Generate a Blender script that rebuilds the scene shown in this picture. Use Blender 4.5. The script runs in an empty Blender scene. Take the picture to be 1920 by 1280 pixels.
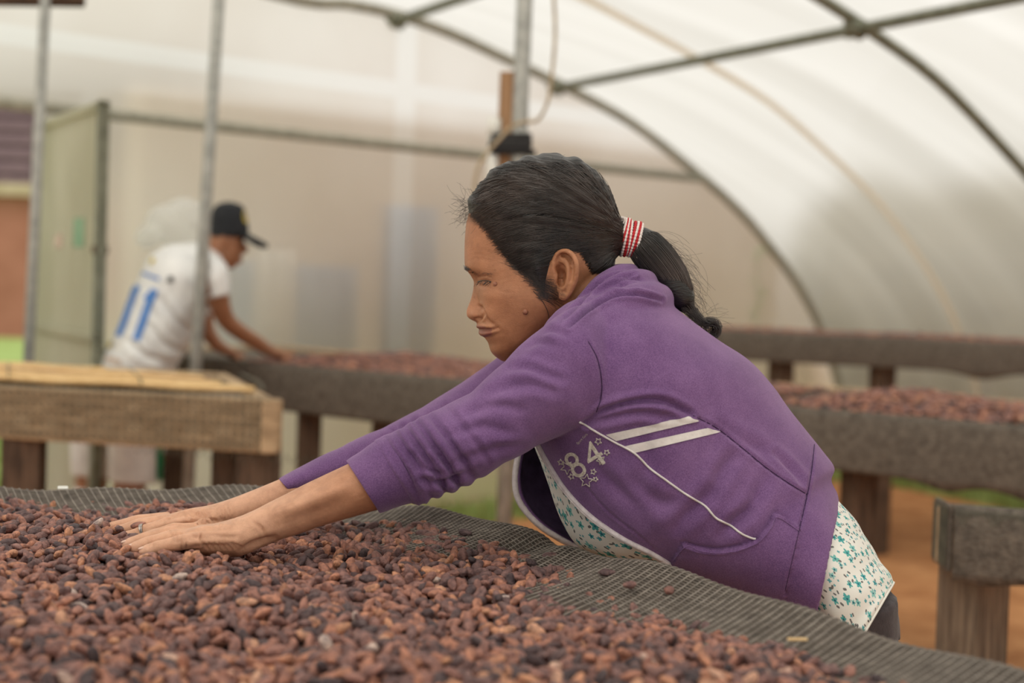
import bpy, bmesh, math, random
import numpy as np
from mathutils import Vector, Matrix
from mathutils.bvhtree import BVHTree

random.seed(7)
RNG = np.random.default_rng(7)
SC = bpy.context.scene
COL = SC.collection

# ------------------------------------------------------------------ camera
FPX = 3000.0                      # focal length in pixels of the 1920 px frame
CAM_Z = 1.164
PITCH = math.atan(120.0 / FPX)    # looking slightly down
ROLL = 0.033
_R0 = np.array([1.0, 0, 0]); _U0 = np.array([0, math.sin(PITCH), math.cos(PITCH)])
FW = np.array([0, math.cos(PITCH), -math.sin(PITCH)])
RT = _R0 * math.cos(ROLL) + _U0 * math.sin(ROLL)
UP = _U0 * math.cos(ROLL) - _R0 * math.sin(ROLL)
CAM = np.array([0.0, 0.0, CAM_Z])
cam_data = bpy.data.cameras.new('camera')
cam_data.lens = 36.0 * FPX / 1920.0
cam_data.sensor_width = 36.0
cam_data.clip_start = 0.05
cam_data.clip_end = 200
cam_data.dof.use_dof = True
cam_data.dof.focus_distance = 1.87
cam_data.dof.aperture_fstop = 3.3
cam = bpy.data.objects.new('camera', cam_data)
COL.objects.link(cam)
cam.matrix_world = Matrix(((RT[0], UP[0], -FW[0], CAM[0]), (RT[1], UP[1], -FW[1], CAM[1]),
                           (RT[2], UP[2], -FW[2], CAM[2]), (0, 0, 0, 1)))
SC.camera = cam

# ------------------------------------------------------------------ world: even overcast sky
world = bpy.data.worlds.new('overcast_sky'); SC.world = world
world.use_nodes = True
bg = world.node_tree.nodes['Background']
bg.inputs[0].default_value = (1.0, 0.985, 0.955, 1)
bg.inputs[1].default_value = 1.0
sun_d = bpy.data.lights.new('veiled_sun', 'SUN')
sun_d.energy = 1.0; sun_d.angle = math.radians(25); sun_d.color = (1.0, 0.96, 0.9)
sun = bpy.data.objects.new('veiled_sun', sun_d); COL.objects.link(sun)
sun.rotation_euler = (math.radians(28), math.radians(-16), 0)
SC.view_settings.view_transform = 'Standard'
SC.view_settings.look = 'None'
SC.view_settings.gamma = 1.0
SC.view_settings.use_curve_mapping = False
SC.view_settings.exposure = 0.18

# ------------------------------------------------------------------ helpers
def P(px, py, d):
    """world point at pixel (px,py) of the photograph, d metres in front of the lens"""
    px = np.asarray(px, float); py = np.asarray(py, float); d = np.asarray(d, float)
    return CAM + d[..., None] * (FW + RT * ((px - 960) / FPX)[..., None] + UP * ((640 - py) / FPX)[..., None])
def G(px, py, z):
    v = FW + RT * ((px - 960) / FPX) + UP * ((640 - py) / FPX)
    return CAM + v * ((z - CAM_Z) / v[2])
def onplane(px, py, p0, n):
    v = FW + RT * ((px - 960) / FPX) + UP * ((640 - py) / FPX)
    return CAM + v * (np.dot(p0 - CAM, n) / np.dot(v, n))
def proj(V):
    q = V - CAM
    d = q @ FW
    return 960 + FPX * (q @ RT) / d, 640 - FPX * (q @ UP) / d, d

def crom(a, k):
    """Catmull-Rom densify rows of a, k steps per span"""
    a = np.asarray(a, float); n = len(a)
    ext = np.vstack([2 * a[0] - a[1], a, 2 * a[-1] - a[-2]])
    out = []
    for i in range(n - 1):
        p0, p1, p2, p3 = ext[i:i + 4]
        for j in range(k):
            t = j / k
            out.append(0.5 * (2 * p1 + (p2 - p0) * t + (2 * p0 - 5 * p1 + 4 * p2 - p3) * t * t + (3 * p1 - p0 - 3 * p2 + p3) * t ** 3))
    out.append(a[-1])
    return np.array(out)
def sstep(x, a, b):
    t = np.clip((x - a) / (b - a), 0, 1)
    return t * t * (3 - 2 * t)

def grid_faces(nr, nc, wrap=True, off=0):
    r = np.arange(nr - 1)[:, None]; c = np.arange(nc if wrap else nc - 1)[None, :]
    c2 = (c + 1) % nc
    f = np.stack([r * nc + c, r * nc + c2, (r + 1) * nc + c2, (r + 1) * nc + c], -1).reshape(-1, 4)
    return f + off

class MB:
    """collects shapes into one mesh"""
    def __init__(s): s.v = []; s.f = []; s.n = 0; s.tone = []
    def add(s, v, f, tone=None):
        v = np.asarray(v, float)
        s.v.append(v)
        s.f.extend([[i + s.n for i in q] for q in (f.tolist() if isinstance(f, np.ndarray) else f)])
        s.n += len(v)
        if tone is not None: s.tone.append(np.broadcast_to(np.asarray(tone, float), (len(v),)))
        return s
    def box(s, c, size, rot=None, bev=0.0):
        c = np.asarray(c, float); hx, hy, hz = [q / 2 for q in size]
        if bev <= 0:
            v = np.array([[x, y, z] for z in (-hz, hz) for y in (-hy, hy) for x in (-hx, hx)])
            f = [[0, 2, 3, 1], [4, 5, 7, 6], [0, 1, 5, 4], [2, 6, 7, 3], [0, 4, 6, 2], [1, 3, 7, 5]]
        else:
            bm = bmesh.new(); bmesh.ops.create_cube(bm, size=1)
            for q in bm.verts: q.co = Vector((q.co.x * size[0], q.co.y * size[1], q.co.z * size[2]))
            bmesh.ops.bevel(bm, geom=bm.edges[:], offset=bev, segments=2, profile=0.5, affect='EDGES')
            bm.verts.index_update()
            v = np.array([q.co[:] for q in bm.verts]); f = [[q.index for q in w.verts] for w in bm.faces]
            bm.free()
        if rot is not None: v = v @ np.asarray(rot).T
        return s.add(v + c, f)
    def tube(s, path, rad, n=8, caps=True, flat=None, tone=None):
        path = np.asarray(path, float); m = len(path)
        rad = np.broadcast_to(np.asarray(rad, float), (m,))
        t = np.gradient(path, axis=0); t /= np.linalg.norm(t, axis=1)[:, None] + 1e-12
        a = np.array([0, 0, 1.0]) if abs(t[0][2]) < 0.9 else np.array([1.0, 0, 0])
        u = a - t[0] * (a @ t[0]); u /= np.linalg.norm(u)
        ph = np.arange(n) * 2 * math.pi / n
        V = np.zeros((m, n, 3))
        for i in range(m):
            u = u - t[i] * (u @ t[i]); u /= np.linalg.norm(u) + 1e-12
            w = np.cross(t[i], u)
            V[i] = path[i] + rad[i] * (np.cos(ph)[:, None] * u + np.sin(ph)[:, None] * w)
        f = grid_faces(m, n).tolist()
        V = V.reshape(-1, 3)
        if caps:
            V = np.vstack([V, path[0], path[-1]]); k = m * n
            for j in range(n):
                f.append([(j + 1) % n, j, k]); f.append([(m - 1) * n + j, (m - 1) * n + (j + 1) % n, k + 1])
        return s.add(V, f, tone)
    def loft(s, spec, k=4, n=24, caps=True, disp=None):
        V, f = loft(spec, k, n, caps, disp); return s.add(V, f)
    def ellipsoid(s, c, r, axes=None, nu=16, nv=10):
        th = np.linspace(0, math.pi, nv + 1)[1:-1]; ph = np.arange(nu) * 2 * math.pi / nu
        q = np.stack([np.sin(th)[:, None] * np.cos(ph), np.sin(th)[:, None] * np.sin(ph), np.repeat(np.cos(th)[:, None], nu, 1)], -1).reshape(-1, 3)
        q = np.vstack([q, [0, 0, 1], [0, 0, -1]]) * np.asarray(r, float)
        f = grid_faces(nv - 1, nu).tolist(); k = (nv - 1) * nu
        for j in range(nu):
            f.append([(j + 1) % nu, j, k]); f.append([(nv - 2) * nu + j, (nv - 2) * nu + (j + 1) % nu, k + 1])
        if axes is not None: q = q @ np.asarray(axes)
        return s.add(q + np.asarray(c), f)
    def build(s, name, mat, parent=None, smooth=True, kind=None):
        o = mkobj(name, np.vstack(s.v), s.f, mat, parent, smooth)
        if s.tone:
            set_attr(o.data, 'tone', np.concatenate(s.tone))
        if kind: o['kind'] = kind
        return o

def loft(spec, k=4, n=24, caps=True, disp=None):
    """rings given by a top pixel, a bottom pixel, a distance, a half depth [, squareness]"""
    sp = [list(r) + ([2.0] if len(r) == 6 else []) for r in spec]
    S = crom(sp, k); m = len(S)
    T = P(S[:, 0], S[:, 1], S[:, 4]); B = P(S[:, 2], S[:, 3], S[:, 4])
    c = (T + B) / 2; a = (T - B) / 2
    ph = np.arange(n) * 2 * math.pi / n
    ex = (2 / S[:, 6])[:, None]
    cs = np.sign(np.cos(ph)) * np.abs(np.cos(ph)) ** ex; sn = np.sign(np.sin(ph)) * np.abs(np.sin(ph)) ** ex
    if disp is not None:
        g = disp(np.arange(m)[:, None] / k, ph[None, :]); cs = cs * g; sn = sn * g
    lat = c - CAM; lat /= np.linalg.norm(lat, axis=1)[:, None]        # depth axis of each ring
    V = c[:, None, :] + a[:, None, :] * cs[..., None] - lat[:, None, :] * (S[:, 5][:, None] * sn)[..., None]
    V = V.reshape(-1, 3); f = grid_faces(m, n).tolist()
    if caps:
        V = np.vstack([V, c[0], c[-1]]); q = m * n
        for j in range(n):
            f.append([(j + 1) % n, j, q]); f.append([(m - 1) * n + j, (m - 1) * n + (j + 1) % n, q + 1])
    return V, f

def set_attr(me, name, arr):
    arr = np.asarray(arr, np.float32)
    if arr.ndim == 1:
        at = me.attributes.new(name, 'FLOAT', 'POINT'); at.data.foreach_set('value', arr)
    else:
        at = me.attributes.new(name, 'FLOAT_COLOR', 'POINT')
        if arr.shape[1] == 3: arr = np.hstack([arr, np.ones((len(arr), 1), np.float32)])
        at.data.foreach_set('color', arr.ravel())
def parent_to(o, parent):
    if parent is not None:
        o.parent = parent
        o.matrix_parent_inverse = Matrix.Translation(-world_loc(parent))
def world_loc(o):
    v = o.location.copy()
    while o.parent:
        v = v + o.matrix_parent_inverse.translation + o.parent.location; o = o.parent
    return v
def mkobj(name, V, f, mat, parent=None, smooth=True):
    me = bpy.data.meshes.new(name)
    me.from_pydata(np.asarray(V).tolist(), [], f if isinstance(f, list) else f.tolist())
    if smooth: me.polygons.foreach_set('use_smooth', np.ones(len(me.polygons), bool))
    me.update()
    if mat: me.materials.append(mat)
    o = bpy.data.objects.new(name, me); COL.objects.link(o)
    parent_to(o, parent)
    return o
def thing(name, label, cat, loc=(0, 0, 0), group=None):
    o = bpy.data.objects.new(name, None); COL.objects.link(o)
    o.empty_display_size = 0.05
    o.location = Vector([float(q) for q in loc]); return tag(o, label, cat, group)
def tag(o, label, cat, group=None, kind=None):
    o['label'] = label; o['category'] = cat
    if group: o['group'] = group
    if kind: o['kind'] = kind
    return o
def struct(o, label=None):
    o['kind'] = 'structure'
    if label: o['label'] = label
    return o

def remesh(mb, voxel, smooth=4, factor=0.5):
    """union of overlapping closed shapes into one skin"""
    me = bpy.data.meshes.new('tmp'); me.from_pydata(np.vstack(mb.v).tolist(), [], mb.f); me.update()
    o = bpy.data.objects.new('tmp', me); COL.objects.link(o)
    r = o.modifiers.new('r', 'REMESH'); r.mode = 'VOXEL'; r.voxel_size = voxel; r.adaptivity = 0
    if smooth:
        sm = o.modifiers.new('s', 'SMOOTH'); sm.factor = factor; sm.iterations = smooth
    dg = bpy.context.evaluated_depsgraph_get()
    ev = o.evaluated_get(dg).to_mesh()
    n = len(ev.vertices); V = np.empty(n * 3); ev.vertices.foreach_get('co', V); V = V.reshape(-1, 3)
    lt = np.empty(len(ev.loops), np.int32); ev.loops.foreach_get('vertex_index', lt)
    tot = np.empty(len(ev.polygons), np.int32); ev.polygons.foreach_get('loop_total', tot)
    if (tot == 4).all(): F = lt.reshape(-1, 4)
    else:
        F = None; st = np.cumsum(tot) - tot
        F = [lt[a:a + b].tolist() for a, b in zip(st, tot)]
    bpy.data.objects.remove(o); bpy.data.meshes.remove(me)
    return V, F
def vnormals(V, F):
    F = np.asarray(F); N = np.zeros_like(V)
    fn = np.cross(V[F[:, 2]] - V[F[:, 0]], V[F[:, 3]] - V[F[:, 1]])
    for j in range(4): np.add.at(N, F[:, j], fn)
    return N / (np.linalg.norm(N, axis=1)[:, None] + 1e-12)
def pldist(px, py, pl):
    """distance of many points to a polyline (pixels), and position along it 0..1"""
    pl = np.asarray(pl, float); best = np.full(px.shape, 1e9); pos = np.zeros(px.shape)
    L = np.r_[0, np.cumsum(np.hypot(*np.diff(pl, axis=0).T))]
    for i in range(len(pl) - 1):
        a, b = pl[i], pl[i + 1]; ab = b - a; l2 = ab @ ab
        t = np.clip(((px - a[0]) * ab[0] + (py - a[1]) * ab[1]) / l2, 0, 1)
        d = np.hypot(px - a[0] - t * ab[0], py - a[1] - t * ab[1])
        m = d < best; best[m] = d[m]; pos[m] = (L[i] + t[m] * math.sqrt(l2)) / L[-1]
    return best, pos
def inpoly(px, py, poly):
    poly = np.asarray(poly, float); c = np.zeros(px.shape, bool); j = len(poly) - 1
    for i in range(len(poly)):
        xi, yi = poly[i]; xj, yj = poly[j]
        c ^= ((yi > py) != (yj > py)) & (px < (xj - xi) * (py - yi) / (yj - yi + 1e-12) + xi); j = i
    return c
def crease(V, N, pl, w, amp, dmax=99, ridge=0.35, dmin=0, smooth=True):
    """press (amp<0) or raise a fold that runs along a polyline on the side turned to the lens"""
    px, py, d = proj(V)
    pl = crom(pl, 6) if smooth and len(pl) > 2 else np.asarray(pl, float)
    lo = pl.min(0) - 5 * w; hi = pl.max(0) + 5 * w
    face = -((V - CAM) * N).sum(1) / np.linalg.norm(V - CAM, axis=1)
    m = (px > lo[0]) & (px < hi[0]) & (py > lo[1]) & (py < hi[1]) & (d < dmax) & (d > dmin) & (face > 0.03)
    if not m.any(): return
    D, t = pldist(px[m], py[m], pl)
    fade = np.sin(np.pi * np.clip(t * 0.86 + 0.07, 0, 1)) ** 0.6
    g = np.exp(-(D / w) ** 2) - ridge * np.exp(-((D - 2.1 * w) / (1.1 * w)) ** 2)
    V[m] += N[m] * (amp * g * fade * np.clip(face[m] * 3, 0, 1))[:, None]
def bvh_of(V, F):
    return BVHTree.FromPolygons([Vector(q) for q in V.tolist()], F if isinstance(F, list) else F.tolist())
def cast(bvh, px, py, off=0.0):
    """point where the sight line through a pixel meets a surface, lifted off it by off"""
    v = FW + RT * ((px - 960) / FPX) + UP * ((640 - py) / FPX); v = v / np.linalg.norm(v)
    loc, nor, idx, dist = bvh.ray_cast(Vector(CAM), Vector(v))
    if loc is None: return None, None
    n = np.array(nor)
    if n @ v > 0: n = -n
    return np.array(loc) + n * off, n
def cast_line(bvh, pl, step=4.0, off=0.001):
    pl = np.asarray(pl, float)
    if len(pl) > 2: pl = crom(pl, 8)
    L = np.r_[0, np.cumsum(np.hypot(*np.diff(pl, axis=0).T))]
    u = np.linspace(0, L[-1], max(3, int(L[-1] / step)))
    out = []
    for x, y in zip(np.interp(u, L, pl[:, 0]), np.interp(u, L, pl[:, 1])):
        p, n = cast(bvh, x, y, off)
        if p is not None and (not out or np.linalg.norm(p - out[-1]) < 0.05): out.append(p)
    return np.array(out)

# ------------------------------------------------------------------ materials
def mat_new(name):
    m = bpy.data.materials.new(name); m.use_nodes = True
    nt = m.node_tree; b = nt.nodes['Principled BSDF']
    return m, nt, b
def nn(nt, typ, **kw):
    n = nt.nodes.new(typ)
    for k, v in kw.items():
        if k in n.bl_rna.properties: setattr(n, k, v)
        else: n.inputs[k.replace('_', ' ')].default_value = v
    return n
def s2l(c):
    return tuple(((q / 255) / 12.92 if q / 255 <= 0.04045 else ((q / 255 + 0.055) / 1.055) ** 2.4) for q in c) + (1.0,)
def pmat(name, c1, c2, scale=20, rough=0.8, bump=0.0, bscale=None, stretch=None, detail=4, spec=0.3, metal=0.0, sheen=0.0, lo=0.35, hi=0.65):
    """two-tone noise material, colours as 0-255 sRGB"""
    m, nt, b = mat_new(name)
    tc = nn(nt, 'ShaderNodeTexCoord'); src = tc.outputs['Object']
    if stretch:
        mp = nn(nt, 'ShaderNodeMapping'); mp.inputs['Scale'].default_value = stretch
        nt.links.new(src, mp.inputs[0]); src = mp.outputs[0]
    nz = nn(nt, 'ShaderNodeTexNoise', Scale=scale, Detail=detail, Roughness=0.6); nt.links.new(src, nz.inputs['Vector'])
    cr = nn(nt, 'ShaderNodeValToRGB'); nt.links.new(nz.outputs['Fac'], cr.inputs[0])
    cr.color_ramp.elements[0].position = lo; cr.color_ramp.elements[1].position = hi
    cr.color_ramp.elements[0].color = s2l(c1); cr.color_ramp.elements[1].color = s2l(c2)
    nt.links.new(cr.outputs[0], b.inputs['Base Color'])
    b.inputs['Roughness'].default_value = rough; b.inputs['Metallic'].default_value = metal
    b.inputs['Specular IOR Level'].default_value = spec
    if sheen:
        b.inputs['Sheen Weight'].default_value = sheen; b.inputs['Sheen Roughness'].default_value = 0.4
    if bump:
        n2 = nn(nt, 'ShaderNodeTexNoise', Scale=bscale or scale * 3, Detail=3); nt.links.new(src, n2.inputs['Vector'])
        bp = nn(nt, 'ShaderNodeBump', Strength=1.0, Distance=bump); nt.links.new(n2.outputs['Fac'], bp.inputs['Height'])
        nt.links.new(bp.outputs[0], b.inputs['Normal'])
    return m
# ------------------------------------------------------------------ materials of the place
def film_mat(name, c_lo, c_hi, trans=0.9, scale=1.4, stretch=(1, 1, 1), clear=0.06, fwd=0.0):
    """greenhouse film: scatters the daylight that falls on its outside"""
    m = bpy.data.materials.new(name); m.use_nodes = True; nt = m.node_tree
    nt.nodes.remove(nt.nodes['Principled BSDF']); out = nt.nodes['Material Output']
    tc = nn(nt, 'ShaderNodeTexCoord'); mp = nn(nt, 'ShaderNodeMapping'); mp.inputs['Scale'].default_value = stretch
    nt.links.new(tc.outputs['Object'], mp.inputs[0])
    nz = nn(nt, 'ShaderNodeTexNoise', Scale=scale, Detail=3, Roughness=0.5); nt.links.new(mp.outputs[0], nz.inputs['Vector'])
    cr = nn(nt, 'ShaderNodeValToRGB'); nt.links.new(nz.outputs['Fac'], cr.inputs[0])
    cr.color_ramp.elements[0].position = 0.33; cr.color_ramp.elements[1].position = 0.67
    cr.color_ramp.elements[0].color = s2l(c_lo); cr.color_ramp.elements[1].color = s2l(c_hi)
    tr = nn(nt, 'ShaderNodeBsdfTranslucent'); nt.links.new(cr.outputs[0], tr.inputs[0])
    df = nn(nt, 'ShaderNodeBsdfDiffuse'); nt.links.new(cr.outputs[0], df.inputs[0])
    mx = nn(nt, 'ShaderNodeMixShader'); mx.inputs[0].default_value = trans
    nt.links.new(df.outputs[0], mx.inputs[1]); nt.links.new(tr.outputs[0], mx.inputs[2])
    if fwd > 0:                                           # part of the light is only blurred on its way through
        rf = nn(nt, 'ShaderNodeBsdfRefraction'); rf.inputs['Roughness'].default_value = 0.42; rf.inputs['IOR'].default_value = 1.22
        nt.links.new(cr.outputs[0], rf.inputs['Color'])
        m3 = nn(nt, 'ShaderNodeMixShader'); m3.inputs[0].default_value = fwd
        nt.links.new(mx.outputs[0], m3.inputs[1]); nt.links.new(rf.outputs[0], m3.inputs[2]); mx = m3
    tp = nn(nt, 'ShaderNodeBsdfTransparent')
    m2 = nn(nt, 'ShaderNodeMixShader'); m2.inputs[0].default_value = clear
    nt.links.new(mx.outputs[0], m2.inputs[1]); nt.links.new(tp.outputs[0], m2.inputs[2])
    nt.links.new(m2.outputs[0], out.inputs[0])
    return m
M_ROOF = film_mat('roof_film', (218, 215, 207), (240, 238, 232), 0.86, 1.0, (1, 1, 1), 0.02, 0.5)
def streaks(m, ax):
    # dust runs down the film in long streaks parallel to the hoops
    nt = m.node_tree; mp = [n for n in nt.nodes if n.type == 'MAPPING'][0]; tc = [n for n in nt.nodes if n.type == 'TEX_COORD'][0]
    dp = nn(nt, 'ShaderNodeVectorMath', operation='DOT_PRODUCT'); nt.links.new(tc.outputs['Object'], dp.inputs[0]); dp.inputs[1].default_value = ax
    sx = nn(nt, 'ShaderNodeSeparateXYZ'); nt.links.new(tc.outputs['Object'], sx.inputs[0])
    mz = nn(nt, 'ShaderNodeMath', operation='MULTIPLY'); nt.links.new(sx.outputs[2], mz.inputs[0]); mz.inputs[1].default_value = 0.35
    mt = nn(nt, 'ShaderNodeMath', operation='MULTIPLY'); nt.links.new(dp.outputs['Value'], mt.inputs[0]); mt.inputs[1].default_value = 3.2
    cb = nn(nt, 'ShaderNodeCombineXYZ'); nt.links.new(mt.outputs[0], cb.inputs[0]); nt.links.new(mz.outputs[0], cb.inputs[1])
    nt.links.new(cb.outputs[0], mp.inputs[0])
streaks(M_ROOF, (0.442, -0.897, 0.0))
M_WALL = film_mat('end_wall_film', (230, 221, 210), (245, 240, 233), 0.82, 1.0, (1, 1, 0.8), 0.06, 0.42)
M_SEAM = film_mat('film_overlap', (246, 236, 220), (250, 242, 230), 0.80, 2, (1, 1, 1), 0.25)
M_DOORF = film_mat('door_film', (208, 207, 186), (228, 227, 212), 0.6, 2.2, (1, 1, 0.6), 0.03)
M_STEEL = pmat('galvanised_steel', (150, 151, 146), (180, 180, 174), 30, 0.55, 0.0003, 200, metal=0.25, spec=0.4)
M_GREENST = pmat('painted_steel', (112, 114, 98), (140, 142, 124), 20, 0.6)
M_GREENL = pmat('pale_painted_steel', (150, 148, 134), (178, 175, 160), 20, 0.7)  # paler tone for the end hoop and the wall rail
M_DIRT = pmat('packed_earth', (168, 112, 70), (206, 150, 102), 5, 0.95, 0.01, 30)
M_LAWN = pmat('lawn_ground', (136, 158, 82), (162, 182, 104), 3, 0.95)
M_GRASS = pmat('grass_blades', (132, 154, 84), (168, 186, 116), 4, 0.8)
M_WOOD = pmat('weathered_wood', (92, 78, 66), (138, 120, 102), 6, 0.85, 0.002, 40, stretch=(14, 14, 1.2))
M_WOODH = pmat('weathered_board', (156, 132, 104), (202, 174, 140), 5, 0.85, 0.002, 40, stretch=(1.2, 6, 16))
M_WOODD = pmat('dark_damp_wood', (70, 55, 45), (108, 86, 70), 6, 0.85, 0.002, 40, stretch=(12, 12, 1.5))
M_WOODR = pmat('raw_orange_wood', (140, 108, 78), (176, 140, 106), 6, 0.8, 0.001, 40, stretch=(14, 14, 1.0))
M_NETD = pmat('dark_net_cloth', (84, 77, 70), (116, 107, 97), 60, 0.9, 0.004, 160)
M_WIRE = pmat('net_wire', (92, 92, 80), (118, 116, 102), 50, 0.7)
M_CANE = pmat('dry_cane', (206, 168, 114), (238, 206, 154), 8, 0.7, 0.0008, 60, stretch=(2, 20, 20))
M_WHITEPL = pmat('white_plastic', (222, 222, 214), (238, 238, 232), 6, 0.5)
M_BLACKRUB = pmat('black_rubber', (38, 38, 40), (58, 58, 58), 20, 0.7)
M_CORD = pmat('beige_cord', (168, 150, 122), (192, 176, 148), 40, 0.8)
M_LEAF = pmat('vine_leaf', (134, 154, 92), (164, 180, 116), 10, 0.7)

# ------------------------------------------------------------------ end wall plane (oblique), hoops, roof
WA = np.array([-1.848, 6.3, 0.0]); WB = np.array([1.012, 9.2, 0.0])
WD = (WB - WA) / np.linalg.norm(WB - WA)
WN = np.array([WD[1], -WD[0], 0.0])
AX = np.array([0.442, -0.897, 0.0])                  # along the tunnel, towards the camera side
def onwall(px, py, off=0.0):
    p = onplane(px, py, WA + WN * off, WN); return p
trace = [(560, 2), (650, 9), (750, 31), (850, 67), (950, 113), (1050, 160), (1180, 230), (1300, 322), (1380, 392), (1440, 462), (1490, 530), (1530, 605), (1560, 690), (1580, 780)]
hp = np.array([onwall(*q) for q in trace])
sW = (hp - WA) @ WD; zW = hp[:, 2]
# right half continues to the ground; left half mirrors the right about the ridge
S_END = sW[-1] + 0.10
apex_s = sW[0] - 0.75; apex_z = zW[0] + 0.045
rs = np.r_[apex_s, sW, S_END]; rz = np.r_[apex_z, zW, -0.02]
o_ = np.argsort(rs); right = np.stack([rs, rz], 1)
left = right[::-1].copy(); left[:, 0] = 2 * apex_s - left[:, 0]
prof = np.vstack([left[:-1], right])
prof = crom(prof, 4)
def wp(s, z, t=0.0):
    """point on the tunnel: s along the end wall, z up, t metres along the tunnel towards the camera"""
    s = np.asarray(s, float); z = np.asarray(z, float)
    return WA[None, :] + np.outer(s, WD) + np.outer(z, [0, 0, 1.0]) + AX * t
T_END = 12.5
def inset(pr, q):
    t = np.gradient(pr, axis=0); t /= np.linalg.norm(t, axis=1)[:, None]
    return pr + np.stack([t[:, 1], -t[:, 0]], 1) * q
# roof skin, finely divided so that the film can billow between the hoops
nt_ = 90
ts = np.linspace(-0.0, T_END, nt_)
rows = []
for t in ts:
    bil = 0.025 * abs(math.sin(math.pi * t / 2.45))
    rows.append(wp(*inset(prof, -0.03 - bil).T, t))
rv = np.vstack(rows)
struct(mkobj('ceiling', rv, grid_faces(nt_, len(prof), False), M_ROOF))
# end wall film with a doorway at its left
def s_at(px):
    return (onwall(px, 600) - WA) @ WD
DOOR_S0 = s_at(-190); DOOR_S1 = s_at(60); BAR_Z = 1.765
top = prof[(prof[:, 0] > DOOR_S1)]
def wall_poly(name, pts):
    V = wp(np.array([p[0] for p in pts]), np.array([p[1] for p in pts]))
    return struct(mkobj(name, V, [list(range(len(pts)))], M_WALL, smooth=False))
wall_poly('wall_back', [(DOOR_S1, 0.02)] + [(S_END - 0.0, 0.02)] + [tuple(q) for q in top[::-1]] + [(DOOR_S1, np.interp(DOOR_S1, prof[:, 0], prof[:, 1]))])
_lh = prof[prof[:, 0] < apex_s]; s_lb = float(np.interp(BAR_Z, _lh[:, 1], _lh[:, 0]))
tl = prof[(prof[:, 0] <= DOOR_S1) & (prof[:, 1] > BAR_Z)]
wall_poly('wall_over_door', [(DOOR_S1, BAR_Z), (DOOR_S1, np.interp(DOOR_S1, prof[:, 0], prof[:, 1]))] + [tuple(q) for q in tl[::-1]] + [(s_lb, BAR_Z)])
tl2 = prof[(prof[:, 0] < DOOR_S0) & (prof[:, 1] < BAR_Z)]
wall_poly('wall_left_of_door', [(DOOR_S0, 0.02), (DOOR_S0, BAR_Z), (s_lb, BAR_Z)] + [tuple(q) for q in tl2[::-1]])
# film overlaps on the end wall: a pale band and a pale upright seam
def strip(name, s0, s1, z0, z1, off=0.012, th=0.004):
    mb = MB(); c = WA + WD * (s0 + s1) / 2 + np.array([0, 0, (z0 + z1) / 2]) + WN * off
    R = np.stack([WD, WN, [0, 0, 1]], 1)
    mb.box(c, (abs(s1 - s0), th, abs(z1 - z0)), R)
    return struct(mb.build(name, M_SEAM, smooth=False))
# paler level and upright bands in the end wall film
def pale_bands(m):
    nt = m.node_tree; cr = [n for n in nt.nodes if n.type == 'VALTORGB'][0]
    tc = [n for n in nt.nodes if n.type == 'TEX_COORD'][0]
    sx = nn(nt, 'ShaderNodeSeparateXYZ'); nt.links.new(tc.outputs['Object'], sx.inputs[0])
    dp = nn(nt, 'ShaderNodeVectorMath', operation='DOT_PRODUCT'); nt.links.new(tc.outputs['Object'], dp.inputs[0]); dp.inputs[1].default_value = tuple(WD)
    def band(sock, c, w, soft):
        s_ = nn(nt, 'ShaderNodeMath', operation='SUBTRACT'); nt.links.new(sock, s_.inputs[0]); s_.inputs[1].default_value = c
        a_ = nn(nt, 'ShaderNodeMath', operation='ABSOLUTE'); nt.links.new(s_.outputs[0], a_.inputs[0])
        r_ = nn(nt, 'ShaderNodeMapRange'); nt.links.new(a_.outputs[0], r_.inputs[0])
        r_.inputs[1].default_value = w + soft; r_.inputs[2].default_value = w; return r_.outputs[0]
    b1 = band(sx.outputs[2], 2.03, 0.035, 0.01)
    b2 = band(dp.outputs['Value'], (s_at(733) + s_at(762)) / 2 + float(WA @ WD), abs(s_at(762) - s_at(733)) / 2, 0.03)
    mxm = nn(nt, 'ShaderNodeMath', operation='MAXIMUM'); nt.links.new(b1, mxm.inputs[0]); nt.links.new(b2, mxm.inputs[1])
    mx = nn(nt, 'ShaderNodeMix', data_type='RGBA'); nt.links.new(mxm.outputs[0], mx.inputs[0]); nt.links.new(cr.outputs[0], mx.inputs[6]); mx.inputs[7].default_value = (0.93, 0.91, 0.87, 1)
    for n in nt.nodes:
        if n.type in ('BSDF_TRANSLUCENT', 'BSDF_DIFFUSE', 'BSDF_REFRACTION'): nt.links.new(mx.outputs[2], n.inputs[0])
pale_bands(M_WALL)
# wall and bushes added outside to block sky light and darken the lower film
M_SHED = pmat('beige_render', (214, 194, 176), (228, 210, 194), 3, 0.9)
M_HEDG = pmat('added_hedge_leaves', (140, 132, 104), (172, 160, 130), 6, 0.9, 0.03, 14)
_sa, _sb = s_at(450), S_END + 0.6
_mb = MB(); _mb.box(WA + WD * (_sa + _sb) / 2 - WN * 1.15 + [0, 0, 1.0], (_sb - _sa, 0.2, 2.0), np.stack([WD, WN, [0, 0, 1]], 1), 0.02)
tag(_mb.build('added_shed_wall', M_SHED, smooth=False), 'beige wall added outside to tone the light in the end film', 'wall')
_mb = MB()
for _i in range(46):
    _t = -0.6 + _i * 0.24; _c = wp([S_END + 1.25 + 0.15 * math.sin(_i * 2.1)], [1.1 + 0.1 * math.sin(_i * 1.3)], _t)[0]
    _mb.ellipsoid(_c, (0.55, 0.55, 1.75 + 0.25 * math.sin(_i * 3.7)), nu=14, nv=10)
_V, _F = remesh(_mb, 0.08, 1)
_V += RNG.normal(0, 0.02, _V.shape)
tag(mkobj('added_hedge', _V, _F, M_HEDG), 'tall olive bushes added outside the plastic side wall to block sky light', 'added_hedge')
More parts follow.
